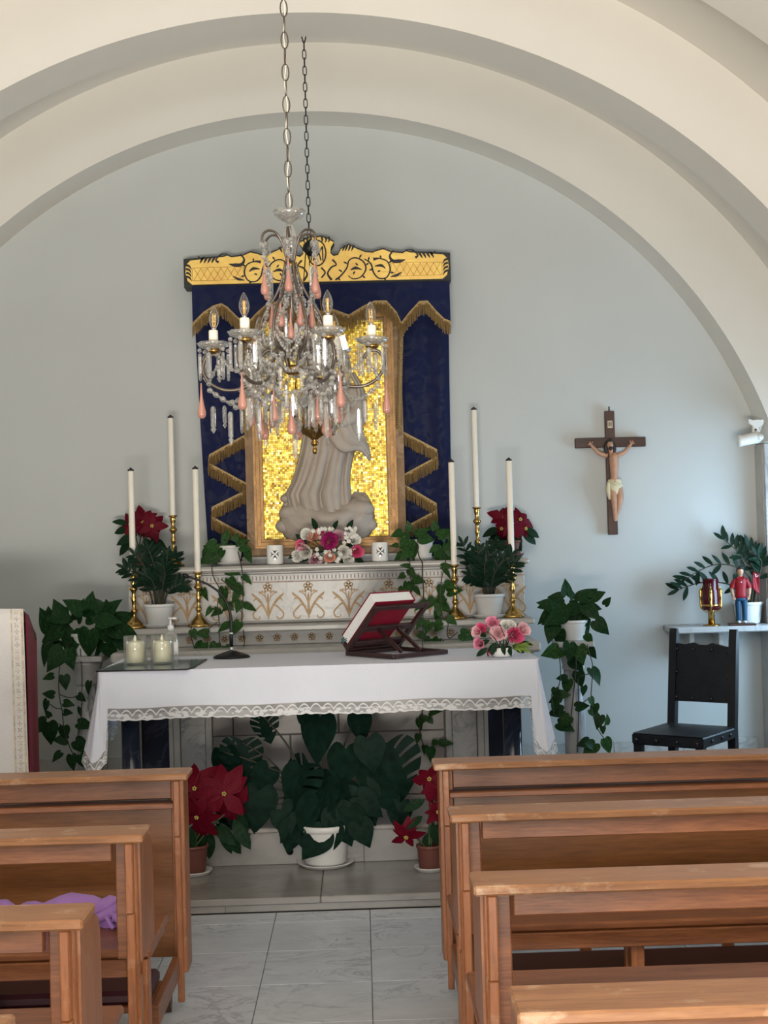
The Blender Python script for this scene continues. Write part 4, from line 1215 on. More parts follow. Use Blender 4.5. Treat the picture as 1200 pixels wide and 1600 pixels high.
# microphone
p = onz(362, 1028, ZTB); p = Vector((p.x, p.y, 0))
mc = thing('gooseneck_microphone', 'black gooseneck table microphone on an oval base on the altar cloth', 'microphone', (p.x, p.y, ZTB))
MB().lathe([(0, 0), (.088, 0), (.090, .006), (.078, .014), (.045, .026), (.020, .034), (0, .035)], 28, sx=1, sy=.75).build('base', M['mic'], mc)
MB().lathe([(0, .030), (.0085, .030), (.0085, .055), (0, .055)], 12).build('collar', M['chrome'], mc)
MB().lathe([(0, .055), (.0095, .055), (.0095, .105), (.0095, .112), (0, .112)], 12).build('lower_tube', M['mic'], mc)
MB().lathe([(0, .1125), (.0105, .1125), (.0105, .124), (0, .124)], 12).build('collar', M['chrome'], mc)
g = [W(a, b, p.y) for a, b in ((363, 999), (361, 968), (356, 946), (345, 928), (328, 915), (308, 906), (294, 901))]
g = [Vector((q.x, p.y, q.z)) for q in g]; g[0].x = p.x; g[0].z = ZTB+.12
mb = MB(); mb.tube(spline(g, 5), [.0085]*6+[.007]*6+[.0055]*19, 8); bw(mb, 'gooseneck', M['mic'], mc)
mb = MB(); mb.tube([g[-1], g[-1]+(g[-1]-g[-2])*.35, g[-1]+(g[-1]-g[-2])*.65], [.010, .011, .007], 10); bw(mb, 'capsule', M['mic'], mc)
mb = MB(); mb.ball((p.x+.05, p.y-.035, ZTB+.016), .008, 10, 6, 1.4, 1, .6); bw(mb, 'switch', M['iron'], mc)
mb = MB()
mb.tube(spline([(p.x+.03, p.y+.06, ZTB+.004), (p.x+.02, 6.70, ZTB+.004), (p.x-.01, 6.80, ZTB+.004), (p.x-.02, 6.815, .9), (p.x-.022, 6.82, .5), (p.x-.02, 6.86, .25), (p.x+.05, 6.95, .242)], 5), .0035, 5)
bw(mb, 'cable', M['mic'], mc)

# book stand with a closed missal
A = Vector((-.083, 6.53, ZTB)); wv = Vector((math.cos(R(38)), math.sin(R(38)), 0)); qv = Vector((math.sin(R(38)), -math.cos(R(38)), 0)); zv = Vector((0, 0, 1))
bs = thing('book_stand', 'dark mahogany folding book stand with open frame on the altar cloth', 'book stand', A)
def beam(root, a, b, w, t, nrm, name, mat):
    """rectangular bar from a to b; w across, t along nrm"""
    a, b = Vector(a), Vector(b); d = (b-a); L = d.length; d.normalize(); n = (Vector(nrm)-d*Vector(nrm).dot(d)).normalized(); s = d.cross(n)
    m = basis(d, s, n, a-root.location)
    return MB().box(0, L, -w/2, w/2, -t/2, t/2, .002, mat=m).build(name, mat, root)
WS, DS = .335, .36
u = (qv*.225+zv*.205); UL = u.length; u.normalize(); nb = wv.cross(u)
if nb.z < 0: nb = -nb
for k, nm in ((0.01, 'base_rail'), (WS-.01, 'base_rail')): beam(bs, A+wv*k+zv*.012, A+wv*k+qv*DS+zv*.012, .022, .020, zv, nm, M['stand_wood'])
for k in (.012, DS-.01): beam(bs, A+wv*.022+qv*k+zv*.012, A+wv*(WS-.022)+qv*k+zv*.012, .022, .018, zv, 'base_rail', M['stand_wood'])
B0 = A+zv*.036+qv*.012
beam(bs, B0+wv*.012, B0+wv*.012+u*UL, .026, .018, nb, 'stile', M['stand_wood'])
beam(bs, B0+wv*(WS-.012), B0+wv*(WS-.012)+u*UL, .026, .018, nb, 'stile', M['stand_wood'])
for k in (.035, UL*.46, UL-.014): beam(bs, B0+wv*.0255+u*k, B0+wv*(WS-.0255)+u*k, .034 if k < .2 else .026, .016, nb, 'cross_bar', M['stand_wood'])
beam(bs, B0+nb*.012-u*.004, B0+wv*WS+nb*.012-u*.004, .020, .050, nb, 'book_rest', M['stand_wood'])
for k in (.11, WS-.11): beam(bs, B0+wv*k+u*UL*.46-nb*.012, A+wv*k+qv*(DS*.80)+zv*.024, .018, .014, wv, 'prop', M['stand_wood'])
bk = thing('missal_book', 'thick closed red book with white page edges leaning on the book stand', 'book', B0+nb*.0105+u*.010)
BW, BH, BT = .245, .31, .062
def bookpart(x0, x1, y0, y1, z0, z1, name, mat, c=.002):
    return MB().box(x0, x1, y0, y1, z0, z1, c, mat=basis(wv, u, nb, (0, 0, 0))).build(name, mat, bk)
bookpart(0, BW, 0, BH, 0, .004, 'back_cover', M['red_book']); bookpart(0, BW, 0, BH, BT-.004, BT, 'front_cover', M['red_book'])
bookpart(BW-.004, BW, 0, BH, .0042, BT-.0042, 'spine', M['red_book'])
bookpart(.004, BW-.0045, .004, BH-.005, .0045, BT-.0045, 'page_block', M['paper'], .001)
mb = MB()
for k, (xx, mm) in enumerate(((-.002, 0), (.006, 1), (.012, 2))):
    mb.tube([wv*xx+u*.02+nb*(.015+.012*k), wv*(xx-.010)+u*.002+nb*(.02+.012*k), wv*(xx-.014)-u*.012+nb*(.02+.012*k)], .0025, 4)
mb.build('ribbon_markers', plain('teal_ribbon', (.03, .12, .14), .6), bk)
# ------------------------------------------------------------------ pews
PX_L = (-2.75, -.630); PX_R = (.252, 2.28)
def pew_parts(root, x0, x1, aisle, front):
    """root at the rear foot of the aisle end; x along the row, y towards the altar; aisle = x of the aisle end"""
    X = lambda a, b: (min(a, b), max(a, b))
    def P_(name, x0_, x1_, y0, y1, z0, z1, mat, c=.003):
        return MB().box(x0_, x1_, y0, y1, z0, z1, c).build(name, mat, root)
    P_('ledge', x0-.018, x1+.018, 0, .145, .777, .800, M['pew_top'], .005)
    for e, s in ((x0, 1), (x1, -1)):
        def E_(name, a, b, y0, y1, z0, z1, mat, c=.003):
            xa, xb = X(e+s*a, e+s*b); return P_(name, xa, xb, y0, y1, z0, z1, mat, c)
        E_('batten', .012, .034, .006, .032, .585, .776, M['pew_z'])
        if front:
            E_('end_panel', .0, .024, .032, .150, .115, .776, M['pew_z'])
            E_('end_panel', .030, .052, .085, .140, .115, .776, M['pew_z'])
            E_('post', .012, .034, .012, .031, .02, .584, M['pew_z'])
        else:
            E_('post', .010, .034, .010, .031, .02, .584, M['pew_z'])
            E_('end_panel', .006, .030, .0325, .060, .30, .776, M['pew_z'])
            mb = MB(); xa, xb = X(e, e+s*.024)
            mb.prism([(.061, .4415), (.061, .776), (.150, .776), (.215, .758), (.262, .735), (.282, .70), (.285, .66), (.285, .4415)], xa, xb, 'x')
            mb.build('end_panel', M['pew_z'], root)
            E_('leg', .003, .027, .045, .085, .0, .40, M['pew_z'])
            E_('leg', .003, .030, .17, .225, .0, .412, M['pew_z'])
            E_('leg', .020, .060, .275, .312, .0, .412, M['pew_z'])
            E_('stile', .036, .072, .080, .100, .4415, .776, M['pew_x'])  # shade of the recess put into the darker wood
        E_('kneeler_side', .026, .050, -.47, .03, .105, .175, M['pew_x'])
        for y in (-.44, -.02):
            xa = e+s*.052
            MB().prism([(y+.026*math.cos(t*PI/6), .052+.052*math.sin(t*PI/6)) for t in range(12)], min(xa, xa+s*.03), max(xa, xa+s*.03), 'x').build('foot', M['walnut_x'], root)
        if not front: E_('seat_cheek', .002, .020, .226, .50, .40, .414, M['pew_x'])
    if front:
        P_('top_rail', x0+.053, x1-.053, .105, .128, .698, .776, M['pew_x'])
        P_('book_shelf', x0+.035, x1-.035, .0425, .131, .680, .694, M['walnut_x'])  # dark walnut carries the shade on the shelf top under the ledge
        P_('shelf_lip', x0+.035, x1-.035, .030, .042, .676, .696, M['pew_x'])
        P_('back_panel', x0+.055, x1-.055, .133, .148, .14, .697, M['pew_panel'], .002)
        for k in range(1, 4):
            x = x0+(x1-x0)*k/4; P_('leg', x-.02, x+.02, .10, .13, 0, .139, M['pew_z'])
    else:
        P_('back_rail', x0+.073, x1-.073, .036, .060, .722, .776, M['pew_x'])
        P_('seat', x0-.004, x1+.004, .17, .545, .4155, .440, M['pew_x'], .006)
        P_('seat_rail', x0+.061, x1-.061, .165, .185, .365, .414, M['pew_x'])
        for k in range(1, 4):
            x = x0+(x1-x0)*k/4+.03; P_('leg', x-.02, x+.02, .19, .24, 0, .414, M['pew_z'])
            P_('leg', x-.02, x+.02, .275, .312, 0, .414, M['pew_z'])
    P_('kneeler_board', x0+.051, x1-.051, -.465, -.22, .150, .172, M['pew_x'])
    P_('kneeler_pad', x0+.056, x1-.056, -.46, -.225, .1725, .215, M['maroon'], .012)
    for k in range(1, 4):
        x = x0+(x1-x0)*k/4-.03; P_('kneeler_leg', x-.02, x+.02, -.38, -.32, 0, .149, M['pew_x'])
def pew(x0, x1, y, aisle, front, label):
    r = thing('church_pew', label, 'pew', (aisle, y, 0), 0, 'wooden church pews')
    pew_parts(r, x0-aisle, x1-aisle, 0, front)
    return r
pew(*PX_R, 4.735, PX_R[0], True, 'front right wooden pew desk with back panel and book shelf')
pr2 = pew(*PX_R, 3.862, PX_R[0], False, 'second right wooden pew, behind the front pew desk')
def again(src, x, y, label):
    c = copy_tree(src); c.location = (x, y, 0); c['label'] = label; return c
again(pr2, PX_R[0], 3.072, 'third right wooden pew with a pale worn edge on its ledge')
again(pr2, PX_R[0]+.003, 2.252, 'nearest right wooden pew, its ledge at the bottom right corner')
pew(*PX_L, 4.70, PX_L[1], True, 'front left wooden pew desk with tall brown back panel')
pl2 = pew(*PX_L, 3.735, PX_L[1], False, 'second left wooden pew holding the purple cushion')
pl3 = again(pl2, PX_L[1]+.005, 2.905, 'third left wooden pew with a pale worn ledge')
for o in list(pl3.children):
    if o.name.startswith('kneeler') or o.name.startswith('foot'): bpy.data.objects.remove(o)
again(pl2, PX_L[1]+.008, 2.195, 'nearest left wooden pew, its ledge end at the bottom left corner')
# purple rolled cushion on the second left seat
cu = thing('purple_cushion', 'purple fabric bolster with a tied end lying on the second left pew seat', 'cushion', (-.72, 4.18, .4405))
mb = MB(); rg = random.Random(5); pts = []; rs = []
for i in range(70):
    x = -2.0+1.96*i/69
    pts.append((x, .01*math.sin(i*.7), .035+.004*math.sin(i*.9))); rs.append(.034+.004*math.sin(i*1.7)+(.010 if i > 61 else 0)-(.012 if i % 9 == 4 else 0))
mb.tube(pts, rs, 12, flat=1.25); mb.ball((-.035, 0, .038), .042, 14, 9, 1.1, 1.2, .85)
mb.build('bolster', M['purple'], cu)
mb = MB()
mb.tube(spline([(-.10, -.05, .03), (-.05, -.06, .055), (-.01, -.055, .075), (.02, -.05, .055), (-.015, -.06, .035), (-.05, -.065, .04)], 6), .009, 6, flat=1.8)
mb.tube(spline([(-.07, -.055, .045), (-.055, -.068, .02), (-.045, -.07, .008)], 5), .010, 6, flat=.6)
mb.tube(spline([(-.05, -.06, .05), (-.03, -.072, .025), (-.025, -.072, .010)], 5), .009, 6, flat=.6)
mb.build('tied_ribbon', M['purple'], cu)

# ------------------------------------------------------------------ black studded chair
ch = thing('leather_chair', 'black leather chair with studs and tall backrest beside the marble wall shelf', 'chair', (1.60, 6.80, .2375))
ch.rotation_euler = (0, 0, math.atan2(-.26, .27)+R(6))   # local x along the front edge, -y forward
wd_, dp = .37, .44
SH = .355
for s in (-1, 1):
    MB().box(s*wd_/2-s*.0-(.02 if s > 0 else -.0)-.0, s*wd_/2+(.0 if s > 0 else .02)+(.02 if s > 0 else .02)*0, -dp/2, -dp/2+.04, 0, SH-.06, .004) if False else None
    x = s*(wd_/2-.022)
    MB().box(x-.021, x+.021, -dp/2+.004, -dp/2+.046, 0, SH-.005, .004).build('leg', M['chair_wood'], ch)
    mb = MB(); mb.prism([(dp/2-.046, 0), (dp/2-.004, 0), (dp/2-.004, SH), (dp/2+.05, .80), (dp/2+.035, .84), (dp/2+.018, .84), (dp/2+.006, .78), (dp/2-.046, SH)], x-.020, x+.020, 'x')
    mb.build('back_post', M['chair_wood'], ch)
    MB().box(x-.014, x+.014, -dp/2+.047, dp/2-.047, .10, .14, .003).build('stretcher', M['chair_wood'], ch)
MB().box(-wd_/2+.044, wd_/2-.044, -dp/2+.012, -dp/2+.036, .12, .17, .003).build('stretcher', M['chair_wood'], ch)
def seat_fn(u, v): return (-wd_/2+wd_*u, -dp/2-.004+(dp-.03)*v, SH+.012*math.sin(PI*u)*math.sin(PI*v)+.002)
mb = MB(); mb.box(-wd_/2-.003, wd_/2+.003, -dp/2-.006, dp/2-.05, SH-.055, SH, .008); mb.grid(seat_fn, 10, 10)
mb.build('seat', M['leather'], ch)
def yb(z): return dp/2-.03+(z-SH)*.12
TOP = [(-.145, .765), (-.10, .760), (-.05, .770), (-.02, .758), (.02, .758), (.05, .770), (.10, .757), (.145, .748)]
mb = MB()
mb.prism([(-.150, .47), (.150, .47)]+[(x, z) for x, z in TOP[::-1]], -.006, .014)
mb.v = [(x, y+yb(z), z) for x, y, z in mb.v]
mb.build('backrest', M['leather'], ch)
sd = MB().lathe([(.0, -.001), (.011, 0), (.009, .005), (.004, .008), (0, .0085)], 10).mesh('stud', M['stud'])
def stud(x, y, z, rot): inst('stud', sd, ch, (x, y, z), rot)
for x, z in ((-.14, .735), (-.05, .735), (.05, .735), (.14, .720), (-.14, .62), (.14, .60), (-.14, .49), (-.05, .487), (.05, .487), (.14, .487)):
    stud(x, yb(z)-.006, z, (PI/2, 0, 0))
for x in (-.16, -.055, .055, .16): stud(x, -dp/2-.006, SH-.03, (PI/2, 0, 0))
for y in (-.12, .0, .10):
    stud(wd_/2+.003, y, SH-.03, (0, PI/2, 0)); stud(-wd_/2-.003, y, SH-.03, (0, -PI/2, 0))

# ------------------------------------------------------------------ ambo with antependium (left edge)
am = thing('draped_lectern', 'lectern at the left edge draped in white satin over crimson cloth', 'lectern', (-1.86, 6.16, .0625))
AX0, AX1 = -2.25, -1.452
bw(MB().box(AX0+.03, AX1-.035, 6.02, 6.17, .063, 1.18, .01), 'stand', M['walnut'], am)
mb = MB(); mb.prism([(5.985, 1.295), (6.00, 1.312), (6.20, 1.20), (6.20, 1.17), (5.985, 1.27)], AX0, AX1-.02, 'x'); bw(mb, 'desk_top', M['walnut_x'], am)
def sat(u, v):
    x = AX0+.01+(AX1-AX0-.03)*u; z = .36+(1.325-.36)*v
    return (x+.012*(1-v), 5.975+.004*math.sin(u*13)*(1-v)-.012*(1-v), z-.004*math.sin(PI*u*2))
mb = MB(); mb.grid(sat, 30, 16)
mb.grid(lambda u, v: (AX0+.01+(AX1-AX0-.03)*u, 5.975+.04*v, 1.325+.004*math.sin(PI*v)-.016*v-.004*math.sin(PI*u*2)*(1-v)), 30, 4)
o = bw(mb, 'white_cloth', M['ambo_cloth'], am, recalc=False); o.modifiers.new('thickness', 'SOLIDIFY').thickness = .003
mb = MB()
for (a, b) in ((.928, .936), (.985, .996)):
    mb.grid(lambda u, v, a=a, b=b: (sat(a+(b-a)*u, v)[0], sat(a, v)[1]-.004, sat(a, v)[2]), 2, 30)
bw(mb, 'gold_braid', M['trim_gold'], am, recalc=False)
mb = MB(); rg = random.Random(9)
for i in range(34):
    q = (i+.5)/34; p = sat(.961, q)
    for k in range(4):
        an = k*PI/2+(i % 2)*PI/4
        mb.add([(p[0], p[1]-.005, p[2]), (p[0]+.008*math.cos(an)-.003*math.sin(an), p[1]-.004, p[2]+.008*math.sin(an)+.003*math.cos(an)), (p[0]+.014*math.cos(an), p[1]-.004, p[2]+.014*math.sin(an)), (p[0]+.008*math.cos(an)+.003*math.sin(an), p[1]-.004, p[2]+.008*math.sin(an)-.003*math.cos(an))], [(0, 1, 2, 3)])
o = bw(mb, 'embroidered_band', M['trim_gold'], am, recalc=False); tag(o, label='pale gold embroidered floral band')
def redc(u, v):
    yb_, zt = 5.992+.235*u, 1.305-.05*u-.10*max(0, u-.25)
    z = .36+(zt-.36)*v
    return (AX1-.012-.012*u+.006*math.sin(u*9+2*v)*(1-v), yb_, z)
mb = MB(); mb.grid(redc, 16, 24)
o = bw(mb, 'red_cloth', M['red_cloth'], am, recalc=False); o.modifiers.new('thickness', 'SOLIDIFY').thickness = .004

# ------------------------------------------------------------------ marble wall shelf with its things
ms = thing('marble_shelf', 'grey veined marble wall shelf between the black chair and the pilaster', 'shelf', (2.03, 7.88, 1.0))
SZ = 1.036
bw(MB().box(1.765, 2.337, 7.70, 7.998, SZ-.034, SZ, .006), 'shelf_slab', M['pilaster'], ms)
for x in (1.90, 2.07): bw(MB().box(x-.015, x+.015, 7.86, 7.998, SZ-.16, SZ-.0345, .004), 'bracket', M['marble'], ms)
p = W(1112, 978, 7.80)
ln = thing('red_glass_lamp', 'ruby glass votive lamp with brass post standing on the marble wall shelf', 'lamp', (p.x, 7.80, SZ+.0005))
MB().lathe([(0, 0), (.050, 0), (.048, .006), (.020, .010), (.018, .012), (0, .012)], 20).build('base', M['bronze'], ln)
MB().lathe([(.019, .0121), (.019, .075), (.021, .082), (.024, .088), (0, .088)], 20).build('post', M['brass'], ln)
MB().lathe([(0, .0885), (.046, .090), (.050, .10), (.050, .20), (.044, .212), (.043, .262), (.046, .268), (.043, .268), (.041, .215), (.046, .20), (.046, .105), (0, .098)], 26).build('red_glass', M['redglass'], ln)
for k in range(4):
    a = -PI/2-.25+k*PI/2
    mb = MB(); c, s = math.cos(a), math.sin(a)
    mb.tube(spline([(c*.024, s*.024, .075), (c*.052, s*.052, .10), (c*.056, s*.056, .15), (c*.054, s*.054, .205), (c*.048, s*.048, .225)], 5), [.004]*5+[.008]*6+[.010]*5+[.005]*5, 6)
    mb.ball((c*.058, s*.058, .195), .010, 8, 6, 1, 1, 1.2)
    mb.build('brass_figure', M['brass'], ln)
MB().lathe([(.0505, .112), (.052, .115), (.052, .120), (.0505, .123)], 26).build('brass_ring', M['brass'], ln)

# painted statuette of a young person
def skin(name, joints, edges, radii, mat, root, sub=2):
    me = bpy.data.meshes.new(name); me.from_pydata(joints, edges, []); me.materials.append(mat)
    o = bpy.data.objects.new(name, me); link(o, root)
    md = o.modifiers.new('skin', 'SKIN'); md.use_smooth_shade = True
    sv = me.skin_vertices[0].data if me.skin_vertices else None
    if sv is None:
        me.attributes  # the modifier adds the layer
    for i, r in enumerate(radii):
        v = o.data.skin_vertices[0].data[i]
        v.radius = (r, r) if not isinstance(r, tuple) else r
        v.use_root = (i == 0)
    s = o.modifiers.new('smooth', 'SUBSURF'); s.levels = sub; s.render_levels = sub
    return o
def chain(mb, pts, rs, n=10, flat=1.0, k=5):
    c = spline(pts, k); m = len(c); L = len(pts)-1
    rr = []
    for i in range(m):
        q = i/(m-1)*L; a = min(L-1, int(q)); rr.append(rs[a]*(1-(q-a))+rs[a+1]*(q-a))
    mb.tube(c, rr, n, flat=flat)
p = W(1158, 978, 7.80)
H_ = .318
fg = thing('person_statuette', 'small painted statuette of a person in red polo and blue jeans on the marble shelf', 'statuette', (p.x-.005, 7.765, SZ+.0005), R(-8))
MB().box(-.075, .075, -.045, .045, 0, .011, .002).build('base', M['walnut_x'], fg)
def S(x, y, z): return (x*H_, y*H_, .012+z*H_)
def sc_(L): return [a*H_ for a in L]
mb = MB()     # body: head, neck, arms with hands, one surface from overlapping tapered limbs
mb.ball(S(0, -.005, .922), .070*H_, 18, 12, .82, .95, 1.15)
chain(mb, [S(0, .005, .80), S(0, .0, .87), S(0, -.002, .90)], sc_([.040, .036, .034]))
mb.ball(S(0, -.066, .915), .010*H_, 6, 5, .8, 1.2, 1.6)
for s in (-1, 1):
    mb.ball(S(s*.020, -.056, .935), .007*H_, 6, 4, 1.3, .6, .8); mb.ball(S(s*.052, .0, .92), .013*H_, 6, 5, .5, 1, 1.4)
mb.ball(S(0, -.056, .885), .010*H_, 6, 4, 1.6, .6, .6)
for s in (-1, 1):
    chain(mb, [S(s*.105, .0, .76), S(s*.152, .015, .62), S(s*.140, -.03, .49)], sc_([.040, .034, .024]))
    chain(mb, [S(s*.140, -.03, .49), S(s*.136, -.045, .455)], sc_([.026, .024]), flat=.7)
    for k in range(4):
        chain(mb, [S(s*(.150-.012*k), -.05, .455), S(s*(.142-.012*k), -.056, .43), S(s*(.138-.012*k), -.050, .41+.004*abs(k-1.5))], sc_([.0085, .008, .006]), 6, k=3)
    chain(mb, [S(s*.128, -.045, .475), S(s*.112, -.058, .455), S(s*.108, -.062, .435)], sc_([.010, .009, .007]), 6, k=3)
mb.build('body', M['flesh'], fg)
mb = MB()
mb.ball(S(0, .008, .945), .079*H_, 16, 10, .86, .98, 1.02); mb.v = [q for q in mb.v]
mb.v = [(x, (y if z > .012+.962*H_ else max(y, -.010*H_)), z) for x, y, z in mb.v]
for k in range(7): mb.ball(S(-.045+.015*k, -.048+.004*abs(k-3), .988), .021*H_, 6, 5)
mb.build('hair', M['hair'], fg)
mb = MB()     # polo shirt with short sleeves and collar
mb.lathe([(.0, .425*H_), (.098*H_, .43*H_), (.104*H_, .50*H_), (.096*H_, .58*H_), (.106*H_, .68*H_), (.116*H_, .75*H_), (.098*H_, .80*H_), (.050*H_, .835*H_), (.030*H_, .85*H_)], 20, (0, 0, .012), sx=1.0, sy=.68)
for s in (-1, 1):
    chain(mb, [S(s*.088, .0, .775), S(s*.130, .008, .70), S(s*.150, .012, .630)], sc_([.046, .048, .050]))
    mb.add([S(s*.006, -.055, .80), S(s*.050, -.045, .845), S(s*.062, -.060, .81), S(s*.030, -.078, .775)], [(0, 1, 2, 3)])
mb.build('polo_shirt', M['polo'], fg)
MB().ball(S(0, -.088, .735), .011*H_, 8, 6, 1, .5, 1.2).build('pendant', M['pot_white'], fg)
mb = MB()
mb.lathe([(.0, .40*H_), (.105*H_, .40*H_), (.110*H_, .45*H_), (.0, .46*H_)], 18, (0, 0, .012), sx=1, sy=.70)
for s in (-1, 1): chain(mb, [S(s*.052, .0, .44), S(s*.056, -.004, .25), S(s*.052, .008, .035)], sc_([.060, .047, .042]))
mb.build('jeans', M['jeans'], fg)
for s in (-1, 1):
    MB().ball(S(s*.052, -.030, .022), .042*H_, 10, 7, .85, 1.7, .62).build('shoe', M['pot_white'], fg)

# ------------------------------------------------------------------ crucifix on the wall
cr = thing('crucifix', 'dark wooden crucifix with painted figure hung on the wall at the right', 'crucifix', (1.482, 7.965, 1.572))
CW_ = .056
ca = R(0.5)
MB().box(-CW_/2, CW_/2, -.012, .018, 0, .725, .003).build('upright_beam', M['walnut'], cr)
MB().box(-.207, .207, -.014, .016, .512, .568, .003).build('cross_beam', M['walnut_x'], cr)
MB().box(-.004, .004, -.002, .004, .725, .752, .001).build('hanger', M['iron'], cr)
MB().box(-.015, .015, -.017, -.0122, .625, .668, .002).build('title_plate', plain('cream_plate', (.58, .48, .36), .5), cr)
mb = MB()
for i, x in enumerate((-.008, -.003, .003, .008)): mb.box(x-.0012, x+.0012, -.0185, -.0171, .634, .659)
mb.build('title_letters', M['walnut'], cr)
mb = MB()
yF = -.035
chain(mb, [(.012, yF, .29), (.010, yF-.004, .34), (.012, yF-.006, .40), (.010, yF-.006, .455), (.002, yF-.004, .475)], [.036, .029, .035, .038, .020], 16, flat=.72)
chain(mb, [(.0, yF-.006, .465), (-.006, yF-.014, .495), (-.010, yF-.020, .51)], [.016, .014, .013], 10)
mb.ball((-.012, yF-.026, .525), .023, 16, 11, .82, .95, 1.15)
mb.ball((-.014, yF-.049, .520), .0045, 6, 5, .8, 1.1, 1.7)
for s in (-1, 1):
    mb.ball((-.012+s*.008, yF-.047, .529), .003, 6, 4, 1.3, .6, .8)
    chain(mb, [(s*.030+.004, yF-.002, .462), (s*.072, yF-.004, .478), (s*.105, yF+.002, .512), (s*.120, yF+.006, .530)], [.0155, .0125, .0095, .0075], 9)
    for k in range(4):
        chain(mb, [(s*.119, yF+.006, .530), (s*(.124+.003*k), yF, .541-.004*k), (s*(.122+.004*k), yF-.006, .548-.006*k)], [.0036, .003, .0025], 6, k=3)
    chain(mb, [(s*.117, yF+.004, .531), (s*.112, yF-.002, .540), (s*.110, yF-.005, .547)], [.0035, .003, .0025], 6, k=3)
    chain(mb, [(.014+s*.017, yF, .285), (.012+s*.018+.008, yF-.022, .215), (.016+s*.008, yF-.006, .135), (.012+s*.004, yF-.004+.002*s, .112)], [.024, .0195, .0135, .010], 10)
    chain(mb, [(.012+s*.004, yF-.006+.002*s, .118), (.008+s*.004, yF-.020+.003*s, .092), (.007+s*.004, yF-.028+.003*s, .080)], [.0105, .0095, .006], 8, flat=.8)
mb.build('figure', M['flesh'], cr)
mb = MB()
mb.ball((-.012, yF-.021, .533), .0255, 14, 10, .88, .92, 1.05); mb.v = [(x, max(y, yF-.034) if z < .538 else y, z) for x, y, z in mb.v]
for s in (-1, 1): chain(mb, [(-.012+s*.020, yF-.018, .53), (-.012+s*.026, yF-.018, .50), (-.010+s*.022, yF-.020, .475)], [.012, .011, .006], 8)
mb.ball((-.012, yF-.042, .503), .011, 8, 6, 1.0, .7, 1.2)
mb.build('hair_and_beard', M['hair'], cr)
mb = MB()
for k in range(3):
    mb.tube([(-.012+.025*math.cos(t*PI/8), yF-.024+.026*math.sin(t*PI/8), .543+.003*math.sin(t*2.1+k*2)) for t in range(16)], .0022, 5, closed=True)
mb.build('thorn_crown', M['stem_dark'], cr)
mb = MB()
mb.lathe([(.036, .0), (.041, .02), (.041, .05), (.0395, .085), (.034, .092)], 22, (.013, yF-.004, .232), flute=.06, nf=9, sx=1, sy=.75)
mb.tube(spline([(-.026, yF-.02, .315), (.0, yF-.036, .300), (.03, yF-.034, .290), (.052, yF-.012, .285)], 5), .008, 7)
chain(mb, [(-.024, yF-.018, .31), (-.030, yF-.022, .27), (-.026, yF-.020, .235), (-.022, yF-.018, .205)], [.009, .012, .012, .006], 8)
mb.build('loincloth', M['loin'], cr)

# ------------------------------------------------------------------ white clip spotlight on the pilaster
q = W(1172, 676, 7.76)
sp = thing('clip_spotlight', 'white spotlight on a bracket at the top of the right pilaster', 'spotlight', (q.x, 7.76, q.z))
S_ = 7.76/2133
def Q(px_, py_, y): a = W(px_, py_, 7.76); return Vector((a.x-q.x, y, a.z-q.z))
mb = MB(); mb.tube([Q(1149, 690, -.05), Q(1152, 690, -.05), Q(1158, 689, -.045), Q(1180, 684, -.03), Q(1186, 683, -.027)], [.030, .034, .031, .034, .026], 18)
mb.build('lamp_head', M['plastic_white'], sp)
mb = MB(); mb.tube([Q(1147, 690.3, -.0505), Q(1149, 690, -.05)], [.026, .027], 18); mb.build('lens', M['glass'], sp)
mb = MB(); mb.prism([(a.x, a.z) for a in (Q(1168, 655, 0), Q(1176, 657, 0), Q(1192, 656, 0), Q(1191, 664, 0), Q(1184, 668, 0), Q(1185, 680, 0), Q(1174, 680, 0), Q(1175, 666, 0), Q(1169, 662, 0))], -.02, .0)
mb.build('bracket', M['plastic_white'], sp)
mb = MB(); mb.tube([Q(1183, 684, -.064), Q(1183, 684, -.060)], .020, 16); mb.build('knob', M['plastic_white'], sp)
mb = MB(); mb.tube([Q(1179, 672, -.024), Q(1179, 672, -.018)], .006, 10); mb.build('screw', M['iron'], sp)
mb = MB(); mb.tube(spline([Q(1185, 678, -.005), Q(1189, 668, .01), Q(1196, 659, .03), Q(1206, 655, .045)], 6), .006, 7); mb.build('cable', M['plastic_white'], sp)
MB().box(.02, .062, .0005, .03, .03, .075, .003).build('mounting_plate', M['plastic_white'], sp)

# ------------------------------------------------------------------ marble flower pedestals
def pedestal(x, y, ztop, label):
    r = thing('marble_pedestal', label, 'pedestal', (x, y, .2375), 0, 'grey marble pedestals')
    h = ztop-.2375
    MB().box(-.115, .115, -.115, .115, 0, .06, .006).build('plinth', M['veined'], r)
    MB().lathe([(.085, .0605), (.088, .075), (.075, .09), (.068, .105)], 22).build('base_ring', M['marble'], r)
    MB().lathe([(.056, .1055), (.058, h*.4), (.053, h-.16)], 22).build('shaft', M['pilaster'], r)
    MB().lathe([(.054, h-.1595), (.062, h-.145), (.058, h-.13), (.070, h-.09), (.082, h-.05), (.090, h-.031)], 22).build('capital', M['marble'], r)
    MB().box(-.100, .100, -.100, .100, h-.0305, h, .005).build('top_slab', M['veined'], r)
    return r
PL = Vector((-1.475, 7.33, 1.008)); PR = Vector((1.128, 7.33, 1.012))
pedestal(PL.x, PL.y, PL.z, 'marble pedestal under the trailing pothos left of the altar')
pedestal(PR.x, PR.y, PR.z, 'marble pedestal under the trailing pothos right of the altar')
